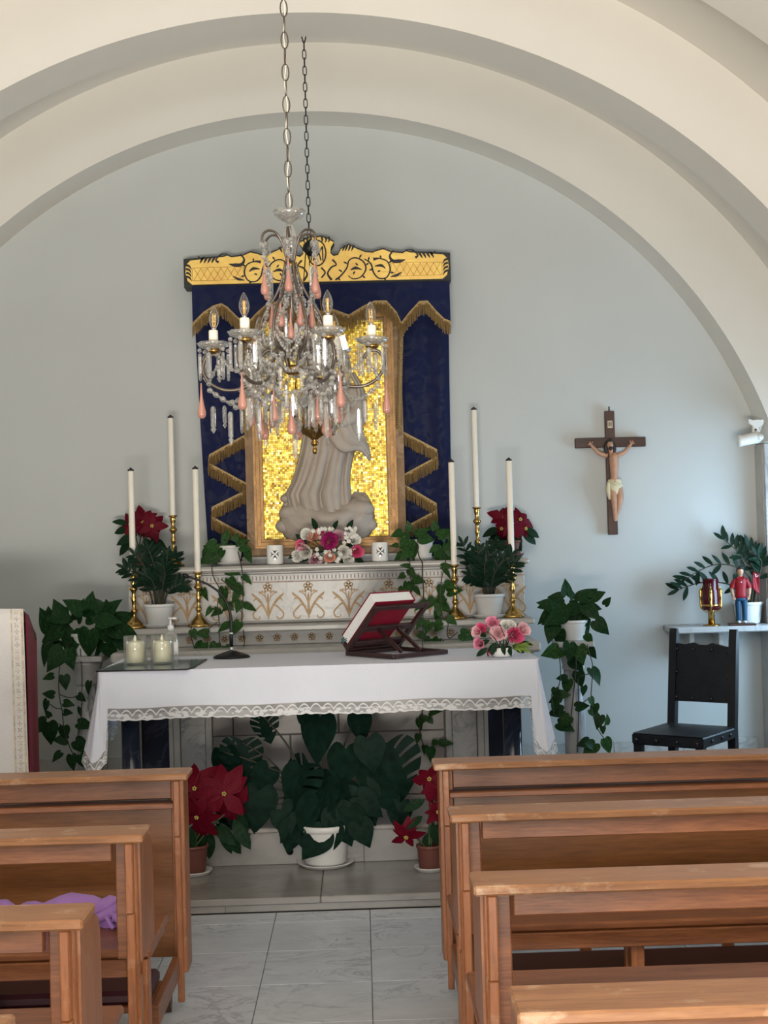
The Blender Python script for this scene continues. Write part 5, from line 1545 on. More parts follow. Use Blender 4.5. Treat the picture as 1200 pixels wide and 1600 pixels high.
# small round black stopper on the platform riser
p = W(453, 1331, 6.48)
bl = thing('rubber_stopper', 'small round black stopper on the step riser left of the monstera pot', 'stopper', (p.x, 6.4875, p.z))
mb = MB(); mb.lathe([(0, 0), (.016, 0), (.0165, .004), (.012, .012), (0, .016)], 16); mb.v = [(x, -z, y) for x, y, z in mb.v]
mb.build('cap', M['mic'], bl)
# ------------------------------------------------------------------ plants
def W3(p, Y): return W(p[0], p[1], Y)
def leaves(root, me, L, Y, size_px=None, jit=.03, rg=rnd, out=None):
    """L: (px, py of the leaf base, tip direction in degrees, length in photo px[, depth offset])"""
    for e in L:
        dy = e[4] if len(e) > 4 else rg.uniform(-jit, jit)
        y = Y+dy
        put_leaf(me if not isinstance(me, list) else rg.choice(me), root, W(e[0], e[1], y), e[2]+rg.uniform(-12, 12), e[3]*y/2133*(rg.uniform(.95, 1.15) if me is LM['mon_heart'] else rg.uniform(.78, 1.04)), out, None, 'leaf', rg)
def vine(root, L, Y, r=.0028, mat=None):
    stem(root, spline([W(p[0], p[1], Y+(p[2] if len(p) > 2 else 0)) for p in L], 5), r, mat or M['stem_dark'], 'vine')

# --- pothos on the left pedestal
rg = random.Random(21)
r = thing('trailing_pothos', 'dark trailing pothos in a white pot on the left marble pedestal', 'potted plant', (PL.x, PL.y, PL.z+.0005))
flower_pot(r, .085, .062, .12, M['pot_white'])
Y = PL.y
leaves(r, LM['pothos_dark'], [(98, 965, 110, 34), (120, 968, 75, 40), (84, 985, 130, 42), (150, 965, 100, 36), (165, 962, 60, 36), (140, 950, 70, 30), (128, 955, 150, 34), (175, 975, 20, 40),
    (180, 985, -10, 44), (160, 985, -40, 40), (140, 985, -90, 48), (115, 985, -110, 52), (95, 985, -150, 44), (150, 975, 30, 42), (170, 965, 95, 30),
    (135, 965, 30, 40), (108, 975, 170, 46), (78, 965, 105, 22), (185, 998, -40, 34), (165, 1005, -70, 40), (150, 1000, -120, 44), (130, 1010, -100, 46), (110, 1000, -60, 44), (92, 1000, 215, 40),
    (155, 970, 10, 46), (160, 955, 130, 30), (105, 960, 200, 40)], Y-.06, None, .06, rg)
leaves(r, LM['pothos_dark'], [(78, 1005, 235, 40), (98, 1015, 245, 42, -.10), (107, 1016, -80, 38, -.10), (83, 1056, 180, 20, -.10), (100, 1056, -70, 24, -.10), (84, 1086, 160, 20), (74, 1095, 250, 24), (100, 1098, -20, 18), (100, 1113, 0, 16),
    (78, 1120, 120, 16), (72, 1128, 215, 36), (76, 1130, -80, 38), (100, 1135, -95, 24), (122, 1130, -20, 30), (105, 1156, 185, 26), (118, 1158, -30, 34), (95, 1176, 210, 20), (112, 1180, -80, 24), (125, 1180, -70, 30), (122, 1086, -40, 18), (125, 1106, 270, 20), (140, 1065, 250, 26)], Y-.12, None, .02, rg)
vine(r, [(112, 1000, -.05), (95, 1030, -.12), (92, 1080, -.13), (97, 1110, -.13), (100, 1138, -.12), (108, 1165, -.12), (120, 1190, -.12)], Y)
vine(r, [(92, 1085, -.13), (108, 1090, -.12), (120, 1088, -.12)], Y); vine(r, [(97, 1108, -.13), (86, 1106, -.12), (78, 1100, -.12)], Y); vine(r, [(125, 1005, -.05), (128, 1060, -.13), (126, 1130, -.13), (118, 1158, -.13)], Y)
vine(r, [(100, 990, -.05), (82, 1000, -.10), (70, 1010, -.12)], Y); vine(r, [(100, 1135, -.12), (88, 1130, -.12), (76, 1128, -.12)], Y)

# --- pothos on the right pedestal
rg = random.Random(22)
r = thing('trailing_pothos', 'trailing pothos in a white pot on the right marble pedestal', 'potted plant', (PR.x, PR.y, PR.z+.0005))
flower_pot(r, .080, .060, .11, M['pot_white'])
Y = PR.y
leaves(r, LM['pothos_dark'], [(880, 935, 180, 32), (870, 950, 160, 34), (885, 930, 75, 28), (895, 935, 110, 24), (905, 940, 30, 34), (920, 935, 160, 30), (915, 945, -60, 34), (925, 935, 20, 26), (945, 945, 60, 18), (930, 970, -45, 32), (858, 945, 190, 22),
    (880, 960, 210, 36), (865, 975, 250, 40), (870, 965, 200, 30), (895, 960, -100, 36), (905, 965, -70, 38), (915, 955, 220, 36), (900, 950, 200, 34), (885, 945, 240, 36), (915, 965, -130, 32), (875, 985, 260, 30),
    (890, 945, -20, 34), (922, 948, -10, 22), (868, 955, 215, 34)], Y-.05, None, .05, rg)
leaves(r, [LM['pothos_dark'], LM['pothos']], [(872, 1015, 205, 34, -.12), (862, 1020, -10, 30, -.11), (890, 1005, -100, 32, -.11), (905, 1010, -80, 30, -.11), (916, 992, -60, 18), (920, 1012, -60, 22), (893, 1030, -35, 30), (924, 1045, -60, 30), (886, 1060, 180, 24), (888, 1062, 250, 26), (903, 1050, -90, 26),
    (912, 1072, -80, 20), (872, 1085, -10, 24), (875, 1090, 200, 20), (880, 1110, 200, 26), (868, 1098, 250, 22), (922, 1090, -60, 20), (930, 1100, -100, 18), (900, 1105, 20, 22), (922, 1108, -40, 26), (938, 1118, 240, 26), (948, 1132, 80, 18), (942, 1135, 260, 14),
    (890, 1120, 210, 30), (872, 1130, -10, 30), (920, 1158, 200, 26), (930, 1162, 230, 30), (945, 1155, -60, 26), (868, 1075, 250, 18), (918, 1160, -40, 24)], Y-.10, None, .03, rg)
vine(r, [(917, 985, -.06), (919, 1015, -.11), (926, 1040, -.12), (924, 1080, -.12), (924, 1105, -.12), (932, 1135, -.12), (945, 1155, -.12)], Y)
vine(r, [(872, 1010, -.1), (876, 1050, -.12), (872, 1075, -.12), (862, 1085, -.12), (866, 1120, -.12)], Y)
vine(r, [(898, 1005, -.1), (900, 1040, -.12), (896, 1085, -.12), (892, 1120, -.12)], Y); vine(r, [(903, 1060, -.12), (904, 1120, -.12), (902, 1175, -.12)], Y)
vine(r, [(924, 1052, -.12), (912, 1055, -.12), (905, 1058, -.12)], Y); vine(r, [(922, 1090, -.12), (910, 1098, -.12), (902, 1102, -.12)], Y)

# --- two variegated pothos on the upper shelf
rg = random.Random(23)
Y = 7.56
p = W(360, 880, Y)
r = thing('variegated_pothos', 'variegated pothos in a white pot on the upper shelf, left of the shrine frame', 'potted plant', (p.x, Y, 1.4605))
flower_pot(r, .068, .055, .10, M['pot_white'], saucer=(.078, M['pot_white']))
leaves(r, [LM['pothos'], LM['pothos_slim']], [(345, 855, 175, 30), (335, 862, 150, 26), (352, 850, 110, 20), (358, 852, -95, 34), (370, 850, 20, 26), (348, 860, 230, 30), (340, 865, 215, 34), (330, 872, 200, 26), (366, 845, 60, 18), (375, 855, -20, 24), (338, 850, 200, 26), (328, 856, 240, 24), (386, 862, -80, 22), (352, 842, 80, 18)], Y-.07, None, .04, rg)
Y2 = 7.31
leaves(r, [LM['pothos'], LM['pothos_slim']], [(355, 892, -20, 24), (358, 905, -60, 26), (380, 900, -30, 20), (365, 915, -30, 26), (318, 920, -70, 24), (322, 925, 210, 14), (350, 920, -100, 34), (345, 935, -60, 26), (350, 945, -20, 18), (335, 950, -30, 14), (330, 950, 240, 18), (382, 945, -30, 26), (375, 940, -100, 22), (362, 945, 200, 24), (345, 955, 185, 18), (372, 925, 240, 22)], Y2+.05, None, .02, rg)
Y3 = 7.17
leaves(r, LM['pothos'], [(360, 975, 200, 28), (374, 972, -120, 26), (325, 990, 175, 22), (318, 1005, 225, 28), (338, 1005, -100, 26), (352, 1010, -60, 24), (300, 985, -60, 20), (345, 1018, 200, 20)], Y3, None, .015, rg)
vine(r, [(344, 868, -.09), (332, 880, -.22), (333, 900, -.26), (345, 925, -.25), (340, 945, -.26), (342, 965, -.30), (343, 1000, -.37), (348, 1018, -.39)], Y)
vine(r, [(372, 862, -.09), (378, 890, -.22), (380, 930, -.26), (378, 965, -.3), (382, 1000, -.38), (379, 1020, -.38)], Y)
vine(r, [(345, 905, -.25), (360, 915, -.26), (375, 920, -.26)], Y); vine(r, [(340, 972, -.38), (322, 985, -.39), (312, 990, -.39)], Y)
vine(r, [(300, 976, -.37), (298, 990, -.39), (303, 1010, -.39), (310, 1022, -.39)], Y)

rg = random.Random(24)
Y = 7.54
p = W(659, 874, Y)
r = thing('variegated_pothos', 'long trailing variegated pothos in a white pot on the upper shelf right of the frame', 'potted plant', (p.x, Y, 1.4605))
flower_pot(r, .066, .055, .105, M['pot_white'], saucer=(.060, M['pot_white']))
leaves(r, [LM['pothos'], LM['pothos_slim']], [(628, 832, 200, 24), (635, 835, 240, 26), (640, 830, 90, 18), (650, 835, 20, 30), (655, 840, -20, 30), (640, 845, 250, 32), (645, 850, -95, 26), (680, 828, 95, 20), (685, 838, 40, 24), (690, 835, -60, 20), (683, 855, 200, 20), (690, 855, -90, 30), (698, 850, -80, 28), (702, 858, -100, 26), (692, 870, -80, 24), (622, 852, 180, 16), (630, 865, 200, 22), (640, 860, 220, 24), (700, 842, 60, 16)], Y-.08, None, .04, rg)
Y2 = 7.30
leaves(r, [LM['pothos'], LM['pothos_slim']], [(640, 885, 170, 16), (640, 890, -60, 20), (632, 898, 200, 16), (645, 905, -20, 24), (636, 910, 250, 24), (640, 912, -110, 28), (630, 918, 235, 20), (648, 918, -60, 18), (690, 885, 10, 24), (694, 890, -40, 22), (695, 912, -20, 24), (690, 915, -110, 22), (688, 930, -80, 22), (695, 935, 220, 22), (685, 942, -100, 26), (700, 925, 10, 26), (690, 945, -50, 24), (665, 940, 200, 24), (660, 943, -10, 22), (678, 935, 230, 22), (682, 955, 270, 22)], Y2+.03, None, .02, rg)
Y3 = 7.17
leaves(r, LM['pothos'], [(700, 965, -30, 22), (690, 972, 200, 16), (672, 972, -110, 20), (660, 968, 230, 20), (680, 982, 0, 18), (655, 990, -30, 20), (685, 998, 215, 26), (672, 998, 220, 20), (720, 990, -30, 26), (690, 1002, -80, 14)], Y3, None, .015, rg)
vine(r, [(650, 848, -.1), (655, 870, -.17), (660, 880, -.22), (660, 900, -.24), (662, 925, -.25), (660, 950, -.25), (661, 975, -.36), (660, 1000, -.37)], Y, .0035)
vine(r, [(694, 860, -.1), (696, 880, -.22), (690, 905, -.24), (688, 940, -.25), (692, 965, -.3), (700, 972, -.37), (699, 990, -.37), (703, 997, -.37), (715, 988, -.37)], Y)
vine(r, [(640, 875, -.2), (641, 900, -.24), (645, 912, -.24)], Y)
# the same plant's long tail hanging below the altar cloth is seen under the table
Y4 = 7.02
leaves(r, [LM['pothos'], LM['pothos_slim']], [(672, 1112, 0, 20), (662, 1120, 240, 16), (668, 1122, -60, 16), (654, 1148, 250, 16), (676, 1160, 0, 16), (672, 1168, -90, 22), (688, 1160, -15, 24), (664, 1165, -100, 14), (655, 1125, 270, 18)], Y4, None, .01, rg)
vine(r, [(660, 1000, -.575), (662, 1060, -.575), (660, 1110, -.56), (656, 1140, -.53), (660, 1160, -.52), (668, 1172, -.52)], Y)
vine(r, [(661, 975, -.36), (660, 1000, -.575)], Y)

# --- zz plants
def zz_plant(lab, X, Y, z, pot, fronds, size, pairs, rg, saucer=None, sparse=False):
    r = thing('zz_plant', lab, 'potted plant', (X, Y, z))
    rt, rb_, h = pot
    zt = flower_pot(r, rt, rb_, h, M['pot_white'], saucer=saucer)
    for f in fronds:
        pts = [W(a, b, Y+d) for (a, b, d) in f]
        base = Vector((X+(pts[0].x-X)*.5, Y+rg.uniform(-.02, .02), z+zt-.03))
        zz_frond(r, [base]+pts, size, pairs, rg, sparse=sparse)
    return r
rg = random.Random(31)
Y = 7.325; p = W(249, 978, Y)
zz_plant('zz plant in a white pot on the lower shelf at the left', p.x, Y, 1.1455, (.080, .062, .115), [
    [(232, 920, 0), (208, 895, -.02), (196, 888, -.03)], [(238, 915, -.02), (225, 885, -.05), (212, 868, -.06)], [(246, 905, -.02), (240, 880, -.04), (232, 858, -.03)],
    [(250, 905, 0), (250, 880, 0), (243, 862, .02)], [(256, 905, -.03), (258, 888, -.04), (262, 868, -.05)], [(258, 915, 0), (268, 885, 0), (272, 868, .0)], [(254, 918, -.04), (258, 900, -.06), (256, 885, -.08)], [(262, 925, -.02), (276, 915, -.03), (284, 912, -.03)],
    [(242, 920, -.05), (236, 905, -.08), (228, 900, -.09)]], .072, 7, rg, (.085, M['pot_white']))
rg = random.Random(32)
p = W(765, 962, Y)
zz_plant('zz plant in a white pot on the lower shelf at the right', p.x, Y, 1.1455, (.082, .062, .118), [
    [(752, 910, 0), (738, 880, 0), (724, 852, .0)], [(758, 900, -.03), (750, 878, -.05), (746, 860, -.06)], [(764, 905, -.02), (764, 880, -.04), (762, 860, -.04)], [(770, 900, 0), (776, 870, 0), (776, 852, .02)], [(772, 905, -.03), (785, 880, -.04), (798, 868, -.04)],
    [(776, 910, -.03), (792, 895, -.05), (804, 880, -.06)], [(756, 912, -.05), (744, 902, -.07), (735, 898, -.08)], [(768, 915, -.06), (772, 898, -.09), (778, 888, -.1)], [(760, 915, -.05), (757, 895, -.09), (758, 880, -.1)], [(754, 915, -.02), (744, 890, -.04), (740, 868, -.04)]], .074, 7, rg, (.090, M['pot_white']))
rg = random.Random(33)
Y = 7.905
zz_plant('zz plant arching over the marble wall shelf beside the pilaster', 2.245, Y, SZ+.0005, (.085, .066, .125), [
    [(1172, 905, -.04), (1150, 886, -.06), (1120, 882, -.06), (1092, 892, -.06), (1070, 906, -.06)], [(1160, 925, -.05), (1135, 912, -.06), (1100, 910, -.06), (1075, 916, -.07), (1060, 922, -.07)],
    [(1178, 895, -.04), (1163, 875, -.05), (1148, 857, -.05), (1130, 843, -.05)], [(1183, 890, -.02), (1182, 872, -.02), (1172, 860, -.03), (1162, 855, -.03)], [(1186, 900, -.05), (1190, 880, -.08), (1184, 868, -.09)]], .088, 9, rg, sparse=True)
# little red flag on a stick stuck among the zz stalks
a, b = W(1183, 893, 7.85), W(1184, 926, 7.85)
fgl = thing('red_pennant', 'small red pennant with white squiggle on a stick among the zz stalks behind the statuette', 'pennant', (a.x+.004, 7.85, 1.165))
mb = MB(); mb.tube([(.004, .03, -.02), (.004, .0, a.z-1.165+.01)], .0025, 5); mb.build('stick', M['stem_dark'], fgl)
h = a.z-1.165; l = b.z-1.165
mb = MB(); mb.grid(lambda u, v: (-.040+.044*u+.012*v*(1-u), -.006-.006*math.sin(u*5+v*3), l+.03*(1-u)*(1-v)+(h-l)*v-.012*u), 8, 10); o = mb.build('cloth', M['polo'], fgl, recalc=False)
o.modifiers.new('thickness', 'SOLIDIFY').thickness = .002
mb = MB(); mb.tube(spline([(-.022, -.0125, h-.012), (-.014, -.0135, h-.018), (-.020, -.0135, h-.025), (-.010, -.0135, h-.030), (-.004, -.0125, h-.022)], 5), .0022, 5); mb.build('white_squiggle', M['pot_white'], fgl)
# --- poinsettias
def poinsettia(lab, X, Y, z, pot, heads, lvs, mat, rg, saucer=None, size=.075):
    r = thing('poinsettia', lab, 'potted plant', (X, Y, z))
    zt = flower_pot(r, *pot, mat, rim=.010, saucer=saucer)
    for (a, b, d, fx, fz, sz) in heads:
        c = W(a, b, Y+d)
        stem(r, spline([Vector((X+rg.uniform(-.015, .015), Y, z+zt-.03)), Vector((X*.5+c.x*.5, Y+d*.3, z+zt+(c.z-z-zt)*.55)), c+Vector((-fx*.01, .012, -fz*.012))], 5), .0045, M['stem'])
        poinsettia_head(r, c, (fx, -1, fz), sz*Y/2133, rg)
    for e in lvs:
        put_leaf(LM['poin'], r, W(e[0], e[1], Y+(e[4] if len(e) > 4 else rg.uniform(-.04, .03))), e[2], e[3]*Y/2133, None, None, 'leaf', rg)
    return r
rg = random.Random(41)
Y = 7.80; p = W(218, 887, Y)
poinsettia('poinsettia in a brown pot on the upper shelf at the left end', p.x, Y, 1.4605, (.056, .044, .095), [(222, 815, -.03, -.1, .1, 30), (237, 822, -.04, .3, .1, 26), (205, 820, -.02, -.6, .2, 24)],
    [(225, 840, -60, 36), (235, 840, -30, 34), (215, 835, 200, 36), (205, 825, 190, 30), (210, 840, 220, 38), (230, 845, -80, 34), (222, 848, -100, 30), (200, 818, 165, 24)], M['terracotta'], rg, (.062, M['terracotta']))
rg = random.Random(42)
p = W(801, 870, Y)
poinsettia('poinsettia in a brown pot on the upper shelf at the right end', p.x, Y, 1.4605, (.056, .044, .085), [(788, 808, -.03, -.3, .3, 27), (812, 812, -.03, .3, .2, 28), (800, 818, -.06, 0, .1, 24), (820, 826, -.02, .6, 0, 20), (785, 826, -.02, -.6, 0, 20)],
    [(800, 830, -70, 34), (815, 830, -40, 32), (790, 828, 210, 34), (780, 825, 200, 30), (808, 832, -90, 30), (820, 825, -30, 28), (792, 835, 240, 34)], M['terracotta'], rg, (.066, M['terracotta']))
rg = random.Random(43)
q = onz(303, 1366, .062)
poinsettia('large poinsettia in a brown pot on the step at the left pew', q.x, q.y, .0625, (.068, .056, .125), [(350, 1240, -.06, .1, .1, 48), (305, 1232, -.02, -.2, .2, 46), (308, 1275, -.06, -.2, -.5, 44), (366, 1262, .0, .5, -.2, 36)],
    [(345, 1285, -70, 50), (365, 1280, -60, 52), (330, 1300, -100, 44), (320, 1290, 250, 40), (350, 1300, -50, 46), (335, 1290, -40, 44), (372, 1270, -70, 46), (310, 1300, 230, 44), (300, 1290, 260, 44)], M['terracotta'], rg, (.085, M['pot_white']))
rg = random.Random(44)
q = onz(672, 1360, .062)
poinsettia('poinsettia in a brown pot on the step at the right pew, one bloom drooping', q.x, q.y, .0625, (.058, .050, .108), [(672, 1218, -.02, -.4, .4, 34), (682, 1228, .0, .2, .1, 26), (635, 1306, -.05, -.2, -.6, 30), (684, 1268, -.03, .2, 0, 24)],
    [(664, 1250, 200, 38), (650, 1280, 230, 34), (675, 1285, -80, 38), (685, 1285, -90, 36), (660, 1275, 210, 30), (670, 1300, 250, 34), (680, 1260, -20, 30)], M['terracotta'], rg, (.072, M['pot_white']))

# --- monstera on the step under the table
rg = random.Random(51)
q = onz(509, 1352, .062)
r = thing('monstera_plant', 'big dark monstera in a white pot on the step in front of the altar', 'potted plant', (q.x, q.y+.01, .0625))
flower_pot(r, .120, .098, .185, M['pot_white'], rim=.02, saucer=(.135, M['pot_white']))
Y = q.y+.02
leaves(r, LM['mon_heart'], [(500, 1120, -95, 72, -.05), (540, 1170, -88, 62, -.05), (575, 1155, -92, 50, -.06), (470, 1200, 250, 60, 0), (510, 1215, 240, 66, -.04), (480, 1250, 230, 70, -.03), (535, 1235, -70, 66, -.04), (560, 1230, -60, 60, -.02), (500, 1250, -100, 72, -.06), (525, 1265, -75, 56, -.08),
    (350, 1175, -92, 62, .06), (420, 1200, 240, 50, .02), (390, 1210, 210, 44, .05), (405, 1235, -95, 70, 0), (385, 1248, 250, 64, .02), (440, 1265, -60, 52, -.02), (460, 1285, 250, 44, -.04), (560, 1175, 30, 40, .03), (575, 1195, -75, 54, .0), (560, 1245, -45, 46, -.05), (560, 1285, -55, 42, -.10),
    (590, 1225, -60, 56, .0), (625, 1255, -95, 46, .0), (520, 1290, 250, 48, -.1), (505, 1300, 240, 50, -.11), (560, 1115, -80, 46, .02), (485, 1125, 110, 40, .04), (520, 1215, -95, 60, -.02), (545, 1265, -95, 44, -.09), (475, 1275, -80, 60, -.05)], Y, None, .03, rg, -.15)
for e in ((378, 1160, -95, 66, .04), (605, 1165, -80, 92, .02), (410, 1118, -80, 46, .06), (480, 1195, 235, 78, 0), (365, 1248, 250, 56, .04)):
    y = Y+e[4]; put_leaf(LM['mon_split'], r, W(e[0], e[1], y), e[2], e[3]*y/2133, -.12, None, 'split_leaf', rg)
for tgt in ((500, 1120), (540, 1170), (575, 1155), (350, 1175), (378, 1160), (605, 1165), (420, 1200), (405, 1235), (440, 1265), (560, 1285), (590, 1225), (560, 1115), (470, 1200), (390, 1210), (625, 1255), (410, 1118), (535, 1235)):
    c = W(tgt[0], tgt[1], Y+.02); b0 = Vector((q.x+rg.uniform(-.04, .04), q.y+rg.uniform(-.03, .04), .24))
    mid = b0.lerp(c, .55)+Vector((0, .03, .06))
    stem(r, spline([b0, mid, c], 6), [.007-.0035*i/12 for i in range(13)], M['stem_dark'], 'stalk')

# --- centre bouquet on the upper shelf
rg = random.Random(61)
Y = 7.47; p = W(514, 880, Y)
r = thing('artificial_bouquet', 'mixed silk flower bouquet with magenta centre flower below the relief statue', 'bouquet', (p.x, Y, 1.4605))
flower_pot(r, .055, .045, .06, plain('green_grey_pot', (.22, .27, .25), .5), soil=True)
def fl(px_, py_, d): return W(px_, py_, Y+d)
F = (0, -1, .15)
pompon('dahlia', M['magenta'], r, fl(515, 845, -.07), F, .052, rg, 110)
for (a, b, m_, s, fx, fz) in ((489, 838, 'peach', 12, -.2, .4), (471, 853, 'hotpink', 12, -.6, .2), (476, 862, 'whitepetal', 17, -.4, -.1), (493, 876, 'mauve', 13, -.1, -.4), (515, 871, 'peach', 11, 0, -.2), (538, 863, 'whitepetal', 14, .2, -.1), (558, 862, 'hotpink', 13, .5, -.1), (530, 838, 'mauve', 12, .2, .5), (553, 843, 'whitepetal', 13, .4, .3), (480, 836, 'whitepetal', 13, -.3, .5), (465, 870, 'whitepetal', 12, -.6, -.3), (500, 832, 'hotpink', 9, -.1, .7), (544, 874, 'whitepetal', 11, .3, -.4)):
    rose('rose', M[m_], r, fl(a, b, -.05), (fx, -1, fz), s*Y/2133, rg)
blossoms('small_blossoms', M['whitepetal'], r, [fl(497+rg.uniform(-12, 60), 858+rg.uniform(-32, 26), -.05-rg.uniform(0, .03)) for _ in range(40)], .014, F, rg)
blossoms('small_blossoms', M['whitepetal'], r, [fl(548+rg.uniform(-8, 10), 832+rg.uniform(-8, 12), -.03) for _ in range(14)], .012, F, rg)
leaves(r, LM['poin'], [(490, 865, 200, 26, -.03), (500, 870, 230, 24, -.03), (530, 872, -40, 26, -.03), (540, 855, 20, 28, -.02), (480, 850, 150, 26, -.02), (520, 830, 80, 22, .0), (540, 830, 60, 22, .0), (495, 830, 110, 22, .0), (505, 860, 220, 24, -.04), (470, 865, 190, 22, -.02), (550, 868, -30, 24, -.02)], Y, None, .02, rg)
mb = MB()
for k in range(12): mb.tube([Vector((rg.uniform(-.02, .02), 0, .03)), Vector((rg.uniform(-.12, .12), -.04, .05+rg.uniform(0, .11)))], .0025, 4)
mb.build('stems', M['stem_dark'], r)

# --- pink roses in a white bowl on the altar cloth
rg = random.Random(62)
q = onz(785, 1026, ZTB)
Y = q.y
r = thing('rose_arrangement', 'pink and white silk roses in a white bowl on the altar cloth', 'bouquet', (q.x, Y, ZTB+.0005))
MB().lathe([(0, 0), (.045, 0), (.050, .005), (.058, .022), (.060, .042), (.056, .044), (.053, .030), (0, .028)], 28).build('bowl', M['ceramic'], r)
MB().lathe([(.052, .0305), (.03, .045), (0, .05)], 14).build('moss', M['poin_leaf'], r)
for (a, b, m_, s, fx, fz) in ((779, 990, 'palepink', 16, -.1, .1), (805, 993, 'hotpink', 17, .3, 0), (770, 973, 'pink', 13, -.2, .6), (818, 984, 'palepink', 14, .6, .3), (752, 983, 'hotpink', 12, -.6, .4), (745, 988, 'palepink', 11, -.8, .2), (749, 1006, 'pink', 12, -.7, -.1), (791, 978, 'whitepetal', 12, .1, .7), (798, 976, 'whitepetal', 10, .3, .8), (765, 1018, 'pink', 8, -.6, -.4)):
    rose('rose', M[m_], r, W(a, b, Y-.03), (fx, -1, fz), s*Y/2133, rg)
leaves(r, LM['poin'], [(765, 1000, 200, 26, -.03), (770, 1005, -110, 26, -.05), (800, 1008, -40, 28, -.04), (785, 1005, -90, 22, -.06), (780, 985, 100, 22, .0), (760, 995, 150, 26, -.01), (762, 1012, 215, 28, -.04), (795, 1008, -80, 22, -.05), (775, 1003, 240, 22, -.05), (810, 1005, 0, 24, 0)], Y, None, .01, rg)
mb = MB()
for k in range(26):
    a = W(812+rg.uniform(-10, 8), 1008+rg.uniform(-6, 4), Y-.03)-r.location; d = Vector((rg.uniform(.01, .05), rg.uniform(-.03, .01), rg.uniform(-.055, .02)))
    a = Vector((.045, -.03, .04)); d = Vector((rg.uniform(.01, .09), rg.uniform(-.05, .02), rg.uniform(-.03, .03)))
    mb.tube([a, a+d*.6+Vector((0, 0, .008)), a+d], [.002, .0035, .001], 4)
mb.build('fern_sprig', M['grass'], r)
mb = MB()
for k in range(16):
    a = Vector((rg.uniform(-.03, .03), -.02, .04)); d = Vector((rg.uniform(-.08, .05), rg.uniform(-.06, .0), rg.uniform(-.035, .11)))
    mb.tube([a, a+d*.5+Vector((0, 0, .01)), a+d], [.0025, .0025, .001], 4)
mb.build('stems', M['stem_dark'], r)
# ------------------------------------------------------------------ crystal chandelier
CHX, CHY, CHZ = -.217, 4.80, 2.283
cd = thing('crystal_chandelier', 'six-armed crystal chandelier with pink glass drops hanging on a long chain', 'chandelier', (CHX, CHY, CHZ))
# chain up to the vault
def chain_links(root, x, y, z0, z1, L, w, r, mat, tx=0.0, shape=1.0):
    n = 12; pts = []
    for i in range(n):
        a = 2*PI*i/n
        if shape > 1: pts.append((w*max(-1, min(1, 1.25*math.cos(a))), 0, (L/2-r)*max(-1, min(1, 1.15*math.sin(a)))))
        else: pts.append((w*math.cos(a), 0, (L/2-r)*math.sin(a)))
    me = MB().tube(pts, r, 5, closed=True).mesh('chain_link', mat)
    p = L-3.4*r; k = 0; z = z0+L/2
    while z < z1:
        inst('chain_link', me, root, (x-root.location.x+tx*(z-z0), y-root.location.y, z-root.location.z), (0, 0, (.25 if k % 2 == 0 else 1.75)))
        z += p; k += 1
chain_links(cd, CHX, CHY, CHZ+.470, 4.40, .066, .0125, .0026, M['wire'])
MB().lathe([(0, 0), (.05, 0), (.045, -.02), (.02, -.04), (.0, -.05)][::-1], 20, (0, 0, 4.425-CHZ)).build('ceiling_rose', M['wire'], cd)
mb = MB(); mb.tube([(.004*math.sin(i*1.3), .004*math.cos(i*1.3), .46+.035*i) for i in range(48)], .0022, 5); mb.build('flex_cord', M['ivory'], cd)
MB().lathe([(0, .425), (.012, .428), (.030, .437), (.050, .452), (.056, .468), (.053, .468), (.044, .455), (.02, .444), (0, .440)], 28, flute=.05, nf=14).build('glass_bowl', M['crystal'], cd)
MB().lathe([(.010, .425), (.016, .415), (.020, .40), (.027, .375), (.030, .355), (.024, .33), (.015, .312), (.013, .30), (.018, .29)], 28, flute=.07, nf=10).build('glass_baluster', M['crystal'], cd)
MB().lathe([(0, -.05), (.006, -.05), (.006, .42), (0, .42)], 10).build('stem_rod', M['wire'], cd)
MB().lathe([(0, .262), (.016, .265), (.020, .275), (.014, .288), (0, .29)], 16).build('hub', M['bronze'], cd)
MB().lathe([(0, -.115), (.022, -.11), (.034, -.10), (.034, -.085), (.020, -.078), (.0, -.076)], 18).build('lower_hub', M['bronze'], cd)
drop_me = MB().lathe([(0, -.122), (.006, -.1215), (.0115, -.117), (.0145, -.108), (.0140, -.098), (.0105, -.082), (.0065, -.062), (.0040, -.040), (.0028, -.018), (.0024, -.004), (0, -.002)], 14).mesh('glass_drop', M['pink_glass'])
def prism_mesh(L, w, t):
    mb = MB(); k = .74
    o = [(0, 0), (w*.7, -.004), (w, -.012), (w*.92, -L*k), (w*.55, -L*k-.004), (w*1.05, -L*k-.010), (0, -L), (-w*1.05, -L*k-.010), (-w*.55, -L*k-.004), (-w*.92, -L*k), (-w, -.012), (-w*.7, -.004)]
    n = len(o); c = MB()
    vs = [(x, 0, z) for x, z in o]+[(x*.45, t, z*.97-.001) for x, z in o]+[(x*.45, -t, z*.97-.001) for x, z in o]
    fs = [tuple(range(n, 2*n)), tuple(range(3*n-1, 2*n-1, -1))]
    for i in range(n):
        j = (i+1) % n; fs += [(i, j, n+j, n+i), (j, i, 2*n+i, 2*n+j)]
    c.add(vs, fs); return c.mesh('prism', M['crystal'])
pr_me = prism_mesh(.098, .0098, .0048); pr_s = prism_mesh(.082, .0078, .0042); pr_l = prism_mesh(.122, .0098, .005)
bead_t = MB().ball((0, 0, 0), .0062, 6, 4, smooth=False); big_t = MB().ball((0, 0, 0), .0105, 8, 5, smooth=False)
